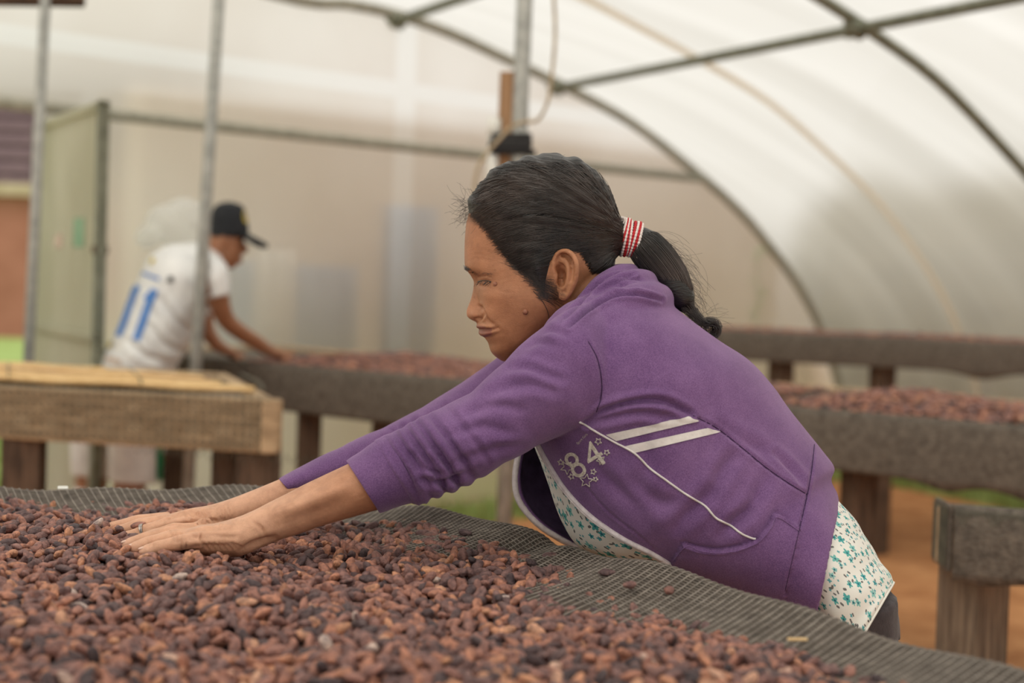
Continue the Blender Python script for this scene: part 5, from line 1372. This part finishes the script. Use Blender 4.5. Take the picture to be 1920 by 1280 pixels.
clump = (0.0012 * np.sin(th_ * 34 + 1.6 * np.sin(th_ * 9) + .012 * rr_) + 0.0009 * np.sin(th_ * 61 + 2 + .02 * rr_)) * np.clip(rr_ / 160, .25, 1)
flow = flow * .4 + clump
capv = hv_n + hn * (off + flow * sstep(dist, 8, 40))[..., None]
keep = dist > -7
gf = grid_faces(nr_, nc_); kf = keep.ravel()[gf].all(1); 
cap = MB(); cap.add(capv.reshape(-1, 3), gf[kf])
tip = capv[0].mean(0)[None, :] + UP * .0006
cap.add(np.vstack([capv[0], tip]), [[(j + 1) % nc_, j, nc_] for j in range(nc_)])
cone = [(1075, 330, 1085, 525, DH, .060), (1108, 352, 1105, 520, DH, .050), (1134, 380, 1126, 505, DH, .039), (1152, 400, 1148, 486, DH, .028), (1170, 413, 1166, 474, DH, .021), (1200, 424, 1195, 470, DH, .019)]
cap.loft(cone, 6, 48)
hair = cap.build('hair', M_HAIRC, woman); hair['label'] = 'black hair drawn back into a ponytail'
capV = np.vstack(cap.v); CAPB = BVHTree.FromPolygons([Vector(q) for q in capV.tolist()], cap.f)
def cap_cast(x, y, lift):
    o_ = HP(np.array([x]), np.array([y]), np.array([0.5]))[0]
    loc, nor, i, d = CAPB.ray_cast(Vector(o_), Vector(HL))
    if loc is None: return None
    nrm = np.array(nor); nrm = nrm if nrm @ HL < 0 else -nrm
    return np.array(loc) + nrm * lift
hr_ = np.random.default_rng(21)
strands = MB(); far = MB()
def strand(mb, pts, r, n=3):
    r = np.full(len(pts), r); r[-1] *= .4; r[0] *= .6; mb.tube(pts, r, n, False)
HLc = crom(HAIRLINE[:10], 6)
made = 0
for it in range(3400):
    if it < 1500:
        b = HLc[hr_.integers(2, len(HLc))]; s = b + hr_.normal(0, 2.5, 2) + [3, -2]
    elif it < 1800:
        s = np.array([hr_.uniform(1045, 1110), hr_.uniform(462, 530)])
    else:
        s = np.array([hr_.uniform(880, 1120), hr_.uniform(305, 520)]) if it % 4 else np.array([hr_.uniform(866, 925), hr_.uniform(335, 412)])
    e = np.array([1166 + hr_.normal(0, 2), 0]); top_ = (s[1] - 300) / 230.0
    e[1] = 414 + 58 * np.clip(top_ * .8 + .1 + hr_.normal(0, .10), 0, 1)
    D_ = e[0] - s[0]
    lift = np.interp(s[1], [300, 380, 440, 520, 570], [.02, .26, .20, .16, .12])
    c1 = s + np.array([.34 * D_, -lift * D_]); c2 = np.array([e[0] - .30 * D_, e[1] - (.16 if s[1] < 430 else .02) * D_])
    if s[0] > 1040 and s[1] > 455: c1 = s + np.array([.4 * D_, -.05 * D_]); c2 = e - np.array([.3 * D_, -.12 * D_])
    t = np.linspace(0, hr_.uniform(.75, 1) if it > 1800 else 1, 12)[:, None]
    q = (1 - t) ** 3 * s + 3 * (1 - t) ** 2 * t * c1 + 3 * (1 - t) * t * t * c2 + t ** 3 * e
    q = q + np.outer(np.sin(np.linspace(0, 5, 12) + it), hr_.normal(0, .4, 2))
    lf = hr_.uniform(.0002, .0022)
    pts = [cap_cast(a, b, lf) for a, b in q]
    pts = [p for p in pts if p is not None]
    if len(pts) < 5: continue
    pts = np.array(pts)
    if np.linalg.norm(np.diff(pts, axis=0), axis=1).max() > .03: continue
    strand(strands, pts, hr_.uniform(.00022, .00042)); made += 1
    if it % 2 == 0: strand(far, mirror_head(pts), .0004)
strands.build('hair_strands', M_HAIR, hair, kind='stuff'); far.build('hair_strands', M_HAIR, hair, kind='stuff')
# ponytail
tail = MB()
tail.loft([(1196, 424, 1192, 472, DH, .019), (1214, 428, 1196, 492, DH, .024), (1240, 444, 1203, 512, DH, .028), (1262, 468, 1216, 530, DH, .030), (1282, 500, 1234, 548, DH, .030), (1297, 535, 1250, 566, DH, .028), (1302, 560, 1266, 578, DH, .022), (1290, 580, 1276, 584, DH, .010)], 6, 32)
tl_ = tail.build('ponytail', M_HAIRC, hair)
ts_ = MB()
def tailpt(t, a, b):
    """along the tail 0..1, across a (-1..1), sideways b"""
    C1 = np.array([(1196, 446), (1206, 458), (1222, 476), (1240, 498), (1258, 524), (1274, 550), (1285, 570), (1296, 584)], float)
    Wd = np.array([23, 33, 36, 36, 34, 27, 17, 10.])
    i = t * (len(C1) - 1); k = min(int(i), len(C1) - 2); f = i - k
    c = C1[k] * (1 - f) + C1[k + 1] * f; w = Wd[k] * (1 - f) + Wd[k + 1] * f
    tg = C1[k + 1] - C1[k]; tg /= np.linalg.norm(tg); nrm = np.array([tg[1], -tg[0]])
    return c + nrm * w * a, b * w / 36.
for it in range(620):
    a = hr_.uniform(-1, 1); sd = math.sqrt(max(0, 1 - a * a)) * hr_.choice([1, 1, -1]); t0 = hr_.uniform(0, .25); t1 = hr_.uniform(.7, 1.0)
    lf = hr_.uniform(.98, 1.06); pts = []
    for t in np.linspace(t0, t1, 11):
        p, b = tailpt(t, a * lf, sd * .030 * lf); pts.append(HP(p[0:1], p[1:2], np.array([b]))[0])
    strand(ts_, np.array(pts), hr_.uniform(.00025, .00045))
for it in range(150):                          # wisps and curls at the end of the tail
    c = np.array([1330 + hr_.normal(0, 4), 616 + hr_.normal(0, 3)]); R = hr_.uniform(9, 17)
    s, b0 = tailpt(hr_.uniform(.75, 1), hr_.uniform(-.9, .9), 0.0); tot = hr_.uniform(2.5, 6.0); a0 = -2.4 + hr_.normal(0, .2)
    arc_ = [c + R * np.array([math.cos(a), math.sin(a)]) for a in a0 + np.linspace(0, tot, 12)]
    path = crom(np.vstack([s, (s + arc_[0]) / 2 + hr_.normal(0, 3, 2) + [0, 3], arc_]), 2)
    lt = np.linspace(hr_.uniform(-.02, .02), hr_.uniform(-.012, .012), len(path)); strand(ts_, HP(path[:, 0], path[:, 1], lt), .0003)
for k, (R, w) in enumerate(((15, .0012), (14, .001), (13, .0012))):     # one tight curl
    a = np.linspace(-2.6, 3.2, 40); c = np.array([1335, 619]); pth = np.stack([c[0] + R * np.cos(a) + k, c[1] + R * .95 * np.sin(a)], 1); ts_.tube(HP(pth[:, 0], pth[:, 1], np.full(40, .003 * k)), w, 5, False)
ts_.build('tail_strands', M_HAIR, tl_, kind='stuff')
# fine short hairs softening the hairline
def skin_or_cap(x, y, lift):
    o_ = HP(np.array([x]), np.array([y]), np.array([0.5]))[0]; best = None
    for B in (CAPB, BODY_BVH):
        loc, nor, i, d = B.ray_cast(Vector(o_), Vector(HL))
        if loc is not None and (best is None or d < best[0]): best = (d, np.array(loc) - HL * lift)
    return None if best is None else best[1]
baby = MB()
for it in range(1100):
    b = HLc[hr_.integers(1, len(HLc))]; s = b + np.array([-1, 1]) * abs(hr_.normal(0, 5)) * np.array([.8, .5]) + hr_.normal(0, 1.5, 2)
    ln = hr_.uniform(22, 60); a = hr_.normal(-.25, .18) + .5 * (b[1] > 480)
    e = s + ln * np.array([math.cos(a), math.sin(a)]); c = (s + e) / 2 + np.array([0, -ln * .1])
    t = np.linspace(0, 1, 6)[:, None]; q = (1 - t) ** 2 * s + 2 * (1 - t) * t * c + t * t * e
    pts = [skin_or_cap(x, y, .0006) for x, y in q]; pts = [p for p in pts if p is not None]
    if len(pts) == 6 and np.linalg.norm(np.diff(pts, axis=0), axis=1).max() < .02: strand(baby, np.array(pts), hr_.uniform(.00008, .00016))
    if len(pts) == 6 and it % 3 == 0: strand(baby, mirror_head(np.array(pts)), .00016)
baby.build('hairline_strands', M_HAIR, hair, kind='stuff')
# loose hairs
fly = MB()
for it in range(-60, 210):
    if it < 70: s = np.array([hr_.uniform(868, 900), hr_.uniform(370, 412)]); dr_ = np.array([hr_.normal(-14, 11), hr_.normal(5, 18)])
    elif it < 110: s = np.array([hr_.uniform(900, 1120), 0]); s[1] = np.interp(s[0], [900, 950, 1023, 1066, 1099, 1125], [362, 320, 300, 307, 330, 356]); dr_ = np.array([hr_.normal(8, 10), hr_.normal(-5, 4)])
    elif it < 190:
        t = hr_.uniform(.05, .9); s, _ = tailpt(t, .95, 0); s2_, _ = tailpt(min(1, t + .25), 1.0, 0); dr_ = (s2_ - s) * hr_.uniform(.6, 1.8) + np.array([hr_.uniform(2, 26), hr_.normal(-4, 9)])
    else: s = np.array([hr_.uniform(1290, 1330), hr_.uniform(585, 605)]); dr_ = np.array([hr_.uniform(20, 60), hr_.normal(8, 14)])
    e = s + dr_; c = (s + e) / 2 + np.array([-dr_[1], dr_[0]]) * hr_.normal(0, .28)
    t = np.linspace(0, 1, 9)[:, None]; q = (1 - t) ** 2 * s + 2 * (1 - t) * t * c + t * t * e
    fly.tube(HP(q[:, 0], q[:, 1], np.linspace(hr_.normal(0, .02), hr_.normal(0, .03), 9)), .00013, 3, False)
q = crom([(1000, 545), (1018, 566), (1028, 590), (1026, 615)], 4); fly.tube(np.array([w for w in (cast(BODY_BVH, a, b, .001)[0] for a, b in q) if w is not None]), .0004, 4, False)
fly.build('loose_hairs', M_HAIR, hair, kind='stuff')
# eyebrow and lashes
brow = MB()
for it in range(140):
    t = hr_.random() ** 3.2; b = crom([(873, 503), (884, 508), (894, 513), (908, 512), (922, 513)], 6); p = b[int(t * (len(b) - 1))] + hr_.normal(0, 1.6, 2)
    pts = []
    for k in range(4):
        w, n_ = cast(BODY_BVH, p[0] - (5 - 7 * t) * k / 3 + 2 * k * t, p[1] - (1.5 - t * 2.5) * k * .9, .0003 + .0007 * k)
        if w is not None and np.linalg.norm(w - HC) < .16: pts.append(w)
    if len(pts) > 2: brow.tube(np.array(pts), .00020 * (1.25 - t * .9), 3, False); brow.tube(mirror_head(np.array(pts)), .0002, 3, False)
brow.build('eyebrows', M_HAIR, woman)
lash = MB(); lid = [w for w in (cast(BODY_BVH, x, y, .0002)[0] for x, y in crom([(896, 528), (903, 526.5), (912, 526), (921, 528.5)], 5)) if w is not None]
lid = np.array(lid); lash.tube(lid, .0007, 5); lash.tube(mirror_head(lid), .0007, 5)
for it in range(24):
    p = lid[hr_.integers(0, len(lid))]; e = p - RT * hr_.uniform(.003, .006) - UP * hr_.uniform(.003, .0065) - FW * .002; c = (p + e) / 2 - FW * .002
    q = np.array([p, c, e]); lash.tube(crom(q, 3), .0002, 3, False); lash.tube(mirror_head(crom(q, 3)), .0002, 3, False)
lash.build('eyelashes', M_HAIR, woman)
# hair tie of red and white beaded cord
M_RED = pmat('red_cord', (176, 30, 40), (206, 48, 54), 200, 0.6); M_WCORD = pmat('white_cord', (226, 214, 208), (244, 236, 230), 200, 0.6)
tie = bpy.data.objects.new('hair_tie', None); COL.objects.link(tie); parent_to(tie, woman); tie['label'] = 'red and white beaded hair tie'
ax = np.array([40, 10.]); ax /= np.linalg.norm(ax)
coils = [(1164, 'w', 34, -.10), (1168, 'r', 35, -.06), (1172, 'w', 35, .02), (1176, 'r', 34, .08), (1180, 'w', 32, .10), (1184, 'r', 32, .0), (1188, 'w', 33, -.04), (1192.5, 'r', 33, -.02), (1197, 'w', 31, .0)]
for k, (x, cc, R, tl) in enumerate(coils):
    c = np.array([x, 443 + (x - 1164) * .22]); nrm = np.array([-ax[1], ax[0]]); a = np.linspace(0, 2 * math.pi, 241)
    w2 = c + np.outer(np.cos(a) * R, nrm + ax * tl); lat = np.sin(a) * .0235
    mb = MB(); mb.tube(HP(w2[:, 0], w2[:, 1], lat), .00165 * (.72 + .48 * np.abs(np.sin(a * 17))), 7, False)
    o = mkobj('beaded_coil', np.vstack(mb.v), mb.f, M_WCORD if cc == 'w' else M_RED, tie)
mb = MB()
for k in range(3):
    a = np.linspace(0, 2 * math.pi, 60); c = np.array([1166 + 4 * k, 414 + k]); mb.tube(HP(c[0] + 4 * np.cos(a), c[1] + 6 * np.sin(a), np.full(60, .012 - .004 * k)), .0014, 6, False)
mb.build('knot', M_WCORD, tie)
def clear_of_hands(bvh, pos):
    keep = np.ones(len(pos), bool); lift = np.zeros(len(pos))
    for i, p in enumerate(pos):
        loc, nor, idx, dist = bvh.find_nearest(Vector(p), 0.06)
        if loc is None: continue
        v = p - np.array(loc); ins = v @ np.array(nor) < 0
        if ins or dist < 0.0045: keep[i] = False
    return keep
kp = clear_of_hands(HAND_BVH, PB)
px_, py_, d_ = proj(PB)
inframe = (px_ > -10) & (px_ < 1930) & (py_ < 1290)
idx = np.where(kp & TOP & inframe)[0]
near = idx[np.argsort(d_[idx])][:300]
isn = np.zeros(len(PB), bool); isn[near] = True
sel = np.where(kp & ~isn)[0]
bulk_beans('cocoa_beans', 'thick layer of brown dried cocoa beans spread over the foreground bed', PB[sel], [RB[i] for i in sel], BEANS, TB[sel], None, (LAY[sel] == 0) | (d_[sel] < 1.30))
bmesh_data = []
for i, (v, f) in enumerate(BEANS):
    me = bpy.data.meshes.new('cocoa_bean'); me.from_pydata(v.tolist(), [], f); me.polygons.foreach_set('use_smooth', np.ones(len(f), bool)); me.materials.append(M_BEANO); me.update(); bmesh_data.append(me)
def single_bean(p, R, k, label, group=None, scl=1.0):
    o = bpy.data.objects.new('cocoa_bean', bmesh_data[k % 10]); COL.objects.link(o)
    o.matrix_world = Matrix.Translation(Vector(p)) @ Matrix(R.tolist()).to_4x4() @ Matrix.Scale(scl, 4)
    tag(o, label, 'cocoa bean', group); return o
for i in near:
    single_bean(PB[i], RB[i], int(i), 'brown cocoa bean out of focus along the bottom edge of the picture', 'cocoa beans nearest the camera')
# stray beans on the net and on the fingers
strays = [((872, 998), 'cocoa bean lying on the net at the top edge of the bean heap'), ((991, 1027), 'small dark cocoa bean alone on the net in front of the post'), ((1034, 1042), 'dark cocoa bean on the net just left of the floral shirt'),
          ((1139, 1073), 'dark cocoa bean on the net below the floral shirt hem'), ((1183, 1096), 'reddish cocoa bean on the net, second from the right of the strays'),
          ((1255, 1106), 'brown cocoa bean alone on the net, rightmost of the strays'), ((1050, 1066), 'light brown cocoa bean at the edge of the heap beside the net')]
for j, ((x, y), lab) in enumerate(strays):
    dist, pos = pldist(np.array([0.]), np.array([0.]), [[0, 0], [1, 1]])
    p = G(x, y, Z_BED + 0.008)
    ds = [np.linalg.norm(ROWS[k, :, :2] - p[:2], axis=1).min() for k in range(len(PROFO))]
    k = int(np.argmin(ds)); jx = int(np.argmin(np.linalg.norm(ROWS[k, :, :2] - p[:2], axis=1)))
    zz = ROWS[k, jx, 2] + 0.0052; p = G(x, y, zz)
    single_bean(p, rotm(0.4 * j - .6, 0.05, 0.1), j + 2, lab)
hb = [((222, 1000), 0.5, 'dark cocoa bean resting upright against the fingers of the far hand'), ((259, 985), -0.5, 'long dark cocoa bean lying across the far hand fingers'), ((246, 1006), 0.2, 'dark cocoa bean wedged between the silver ring and the near hand'),
      ((193, 1016), 0.3, 'dark cocoa bean covering a fingertip of the far hand')]
for j, ((x, y), a, lab) in enumerate(hb):
    p, n = cast(HAND_BVH, x, y, 0.0042)
    if p is None: p = G(x, y, Z_BED + 0.004)
    single_bean(p, rotm(a, -0.25, 0.3), j + 5, lab)
# a straw chip and a white tag on the net
p = G(1495, 1198, Z_BED + 0.012); mb = MB(); mb.box(p, (0.018, 0.004, 0.0022), rotm(0.1, 0, 0), 0.0006); tag(mb.build('straw_chip', M_CANE, smooth=False), 'small straw coloured chip on the net at lower right', 'chip')
p = G(118, 914, Z_BED + 0.016); mb = MB(); mb.box(p, (0.014, 0.014, 0.002), rotm(0.3, 0, 0.1), 0.001); tag(mb.build('paper_scrap', M_WHITEPL, smooth=False), 'small white scrap on the rim of the net at left', 'scrap')
# bean layers on the tables behind
def table_beans(label, tb, u0, u1, v0, v1, z, heap=0.02, g=0.0195):
    A, d, bk, L = tb
    us, vs = np.meshgrid(np.arange(u0, u1, g), np.arange(v0, v1, g)); us = us.ravel(); vs = vs.ravel()
    us = us + RNG.uniform(-.5, .5, us.size) * g; vs = vs + RNG.uniform(-.5, .5, vs.size) * g
    pos = A + np.outer(us, d) + np.outer(vs, bk); e = np.clip(np.minimum(vs - v0, v1 - vs) / .2, 0, 1) * np.clip(np.minimum(us - u0, u1 - us) / .25, 0, 1)
    pos[:, 2] = z + heap * e * (0.7 + 0.3 * np.sin(us * 7)) + RNG.normal(0, .003, len(us))
    bulk_beans('cocoa_beans', label, pos, [rotm(RNG.uniform(0, 6.28), RNG.normal(0, .3), RNG.normal(0, .3)) for _ in us], BEANS_LO, RNG.beta(2.6, 1.5, len(us)) * .95, np.full(len(us), 1.25))
    # the body of the layer under the topmost beans
table_beans('layer of reddish cocoa beans on the long table by the man', MID, 0.9, 2.75, 0.06, 0.8, 0.846, 0.03)
table_beans('heap of reddish cocoa beans on the long table right of the woman', MID, 2.90, 3.55, 0.06, 0.75, 0.846, 0.05)
table_beans('thin row of cocoa beans on the farthest table at right', FAR, 0.1, 1.7, 0.05, 0.5, 0.955, 0.01, 0.019)
# ================================================================== the man behind
M_SHW = pmat('white_jersey', (226, 226, 226), (242, 242, 240), 20, 0.85)
M_CAPB = pmat('black_cap_cloth', (34, 36, 40), (48, 50, 54), 60, 0.8)
M_YEL = pmat('yellow_badge', (206, 180, 60), (226, 204, 96), 30, 0.7)
M_BLUE = pmat('blue_print', (76, 126, 200), (104, 150, 212), 30, 0.8)
M_GRNS = pmat('green_stripe', (24, 118, 78), (40, 136, 92), 30, 0.8)
DM = 5.35
man = thing('person', 'person in a white jersey and black cap bending over the long table', 'person', [P(260, 690, DM)[0], P(260, 690, DM)[1], 0])
mb = MB()
mb.loft([(418, 386, 440, 386, DM, .03), (402, 396, 456, 398, DM, .06), (396, 415, 458, 418, DM, .072), (396, 435, 458, 436, DM, .072), (400, 452, 457, 454, DM, .07), (404, 468, 455, 470, DM, .064), (408, 482, 450, 485, DM, .056), (415, 494, 444, 497, DM, .04), (424, 503, 438, 504, DM, .02)], 5, 28)
mb.ellipsoid(P(458, 466, DM), (.014, .014, .018)); mb.ellipsoid(P(449, 489, DM), (.012, .02, .01))
for sg in (-1, 1): mb.ellipsoid(P(415, 455, DM + sg * .078), (.014, .008, .026))
mb.loft([(395, 440, 430, 470, DM, .05), (375, 462, 420, 505, DM, .055), (340, 480, 400, 545, DM, .11), (290, 520, 385, 580, DM, .14), (245, 590, 360, 630, DM, .13), (210, 660, 330, 690, DM, .14), (190, 720, 300, 740, DM, .14)], 5, 28)
mb.loft([(380, 500, 420, 530, 5.20, .05), (384, 545, 428, 535, 5.2, .05), (394, 580, 432, 568, 5.22, .045), (412, 612, 440, 592, 5.27, .042), (440, 634, 462, 612, 5.33, .040), (470, 652, 488, 630, 5.40, .036), (500, 668, 511, 648, 5.48, .030), (520, 672, 524, 654, 5.53, .036), (540, 672, 542, 660, 5.58, .036)], 5, 20)
mb.loft([(370, 560, 410, 560, 5.50, .045), (372, 620, 400, 600, 5.50, .042), (395, 652, 412, 632, 5.52, .04), (420, 666, 432, 650, 5.55, .036), (442, 673, 448, 660, 5.58, .036)], 5, 20)
for (bx, by, bd, l) in ((540, 664, 5.58, 1), (448, 667, 5.60, .8)):
    for k in range(4):
        a = P(bx, by, bd + .02 * (k - 1.5)); b = P(bx + 16 * l - abs(k - 1.5) * 2, by + 3, bd + .022 * (k - 1.5)); mb.tube(np.array([a, (a + b) / 2 + [0, 0, .004], b]), [.011, .010, .007], 8)
    a = P(bx - 14, by + 2, bd - .03); b = P(bx + 2, by + 9, bd - .055); mb.tube(np.array([a, (a + b) / 2, b]), [.013, .011, .008], 8)
ML = []
for (x, dd, kx, fx) in ((185, DM + .10, 172, 158), (252, DM - .08, 243, 240)):
    h = P(x + 10, 720, dd); kn = P(kx, 900, dd); a = P(fx, 1080, dd); a[2] = .09; t = a + np.array([.16, -.02, -.05]); ML.append((h, kn, a, t))
    mb.tube(crom([h, (h + kn) / 2, kn, (kn + a) / 2, a], 4), np.interp(np.arange(17), [0, 8, 12, 16], [.085, .055, .055, .04]), 14)
    mb.tube(crom([a + [-.04, 0, -.04], a + [.03, 0, -.03], t], 4), np.linspace(.04, .03, 9), 12)
V, F = remesh(mb, 0.006, 3); o = mkobj('body', V, F, M_SKIN, man)
set_attr(o.data, 'tint', np.tile(np.array(s2l((170, 120, 90))[:3]), (len(V), 1)))
sh = MB()
sh.loft([(378, 454, 425, 486, DM, .06), (345, 456, 415, 520, DM, .12), (309, 461, 405, 560, DM, .19), (281, 480, 392, 582, DM, .205), (261, 518, 381, 605, DM, .20), (234, 574, 366, 632, DM, .195), (207, 640, 345, 664, DM, .19), (188, 678, 325, 697, DM, .185), (186, 694, 312, 706, DM, .175)], 6, 40, True, lambda i, ph: 1 + .012 * np.sin(ph * 6 + i * 2))
sh.loft([(365, 470, 405, 540, 5.24, .07), (385, 472, 398, 560, 5.21, .08), (410, 482, 400, 562, 5.19, .075), (425, 496, 392, 561, 5.19, .072), (431, 520, 388, 558, 5.19, .068), (433, 552, 388, 560, 5.19, .064)], 5, 24)
sh.loft([(360, 500, 400, 560, 5.48, .07), (380, 520, 405, 590, 5.50, .07), (372, 585, 412, 590, 5.50, .06)], 5, 20)
V, F = remesh(sh, 0.006, 4); N = vnormals(V, F)
for pl in ([(300, 560), (330, 600), (360, 625)], [(280, 610), (310, 645), (345, 660)], [(240, 640), (270, 665), (310, 680)], [(385, 500), (380, 540), (372, 580)]): crease(V, N, pl, 6, -.012, 99, .5)
jersey = mkobj('jersey', V, F, M_SHW, man); JB = bvh_of(V, F)
def jpatch(name, pl, w, m):
    pl = crom(pl, 6); t = np.gradient(pl, axis=0); t /= np.linalg.norm(t, axis=1)[:, None]; nrm = np.stack([t[:, 1], -t[:, 0]], 1); V = []
    for k in np.linspace(-.5, .5, 4):
        for p, q in zip(pl, nrm):
            a = p + q * w * k; c, n_ = cast(JB, a[0], a[1], .004); V.append(c if c is not None else (V[-1] if V else P(a[0], a[1], DM - .18)))
    return mkobj(name, np.array(V), grid_faces(4, len(pl), False), m, jersey)
jpatch('printed_number', [(259, 536), (247, 565), (236, 598), (223, 630)], 11, M_BLUE)
jpatch('printed_number', [(291, 543), (280, 570), (268, 605), (256, 638)], 14, M_BLUE)
jpatch('printed_number', [(258, 538), (251, 546), (245, 551)], 8, M_BLUE); jpatch('printed_number', [(288, 546), (279, 555), (272, 560)], 8, M_BLUE)
jpatch('dark_badge', [(316, 523), (321, 524), (326, 524)], 11, M_CAPB)
jpatch('printed_name', [(268, 512), (283, 518), (300, 524)], 5, M_BLUE)
jpatch('yellow_mark', [(290, 486), (287, 490), (284, 494)], 7, M_YEL); jpatch('yellow_mark', [(210, 640), (207, 646), (205, 652)], 6, M_YEL)
jpatch('pink_mark', [(200, 672), (212, 675), (228, 679)], 9, M_PNK)
# cap
cp = MB(); cp.loft([(420, 378, 436, 378, DM, .03), (404, 385, 455, 386, DM, .068), (396, 400, 462, 404, DM, .083), (393, 420, 466, 424, DM, .086), (394, 438, 466, 438, DM, .084), (398, 444, 460, 444, DM, .078)], 6, 32)
cap_o = cp.build('cap', M_CAPB, man); cap_o['label'] = 'black cap with a yellow badge'
bv = []; na, nb = 14, 8
for k in range(2):
    for i in range(na):
        for j in range(nb):
            t = j / (nb - 1); s = (i / (na - 1) - .5) * 2
            c = P(452 + 50 * t * (1 - .35 * s * s), 432 + 20 * t + 5 * t * t + 6 * s * s * (1 - t) + k * 7, DM); bv.append(c + FW * s * (.075 - .02 * t))
n = na * nb; g = grid_faces(na, nb, False); br = MB(); br.add(bv, g.tolist() + (g[:, ::-1] + n).tolist() + [[i * nb + nb - 1, (i + 1) * nb + nb - 1, n + (i + 1) * nb + nb - 1, n + i * nb + nb - 1] for i in range(na - 1)]); br.build('brim', M_CAPB, cap_o)
CBV = BVHTree.FromPolygons([Vector(q) for q in np.vstack(cp.v).tolist()], cp.f)
V = []
for k in np.linspace(0, 6.28, 18)[:-1]:
    c, _ = cast(CBV, 459 + 5.5 * math.cos(k), 405 + 13 * math.sin(k), .004); V.append(c if c is not None else P(459, 405, DM - .07))
mkobj('badge', np.array(V), [list(range(17))], M_YEL, cap_o)
# shorts and socks
so = MB(); so.loft([(196, 684, 318, 700, DM, .17), (182, 730, 312, 740, DM, .175), (160, 790, 306, 790, DM, .17), (158, 810, 302, 810, DM, .16)], 4, 28)
h, kn, a, t = ML[0]; so.tube(crom([P(190, 780, DM + .1), P(176, 840, DM + .1), P(172, 892, DM + .1)], 5), np.linspace(.09, .068, 11), 18)
h, kn, a, t = ML[1]; so.tube(crom([P(262, 780, DM - .08), P(255, 840, DM - .08), P(252, 903, DM - .08)], 5), np.linspace(.10, .085, 11), 18)
V, F = remesh(so, 0.006, 3); shorts = mkobj('shorts', V, F, M_SHW, man); SB = bvh_of(V, F)
V = []
for x in (292, 298, 304):
    for y in np.linspace(800, 900, 10):
        c, n_ = cast(SB, x, y, .004); V.append(c if c is not None else P(x, y, DM - .08))
mkobj('green_stripe', np.array(V), grid_faces(3, 10, False), M_GRNS, shorts)
for (h, kn, a, t) in ML:
    k = MB(); k.tube(crom([kn + (a - kn) * .08, (kn + a) / 2, a, a + [0, 0, -.03]], 5), np.interp(np.arange(16), [0, 5, 10, 15], [.058, .063, .047, .045]), 16); k.build('sock', M_SHW, man)
    k = MB(); k.tube(crom([a + [-.06, 0, -.045], a + [.02, 0, -.04], t + [.01, 0, 0]], 5), np.linspace(.046, .034, 11), 14); k.build('shoe', M_BLACKRUB, man)
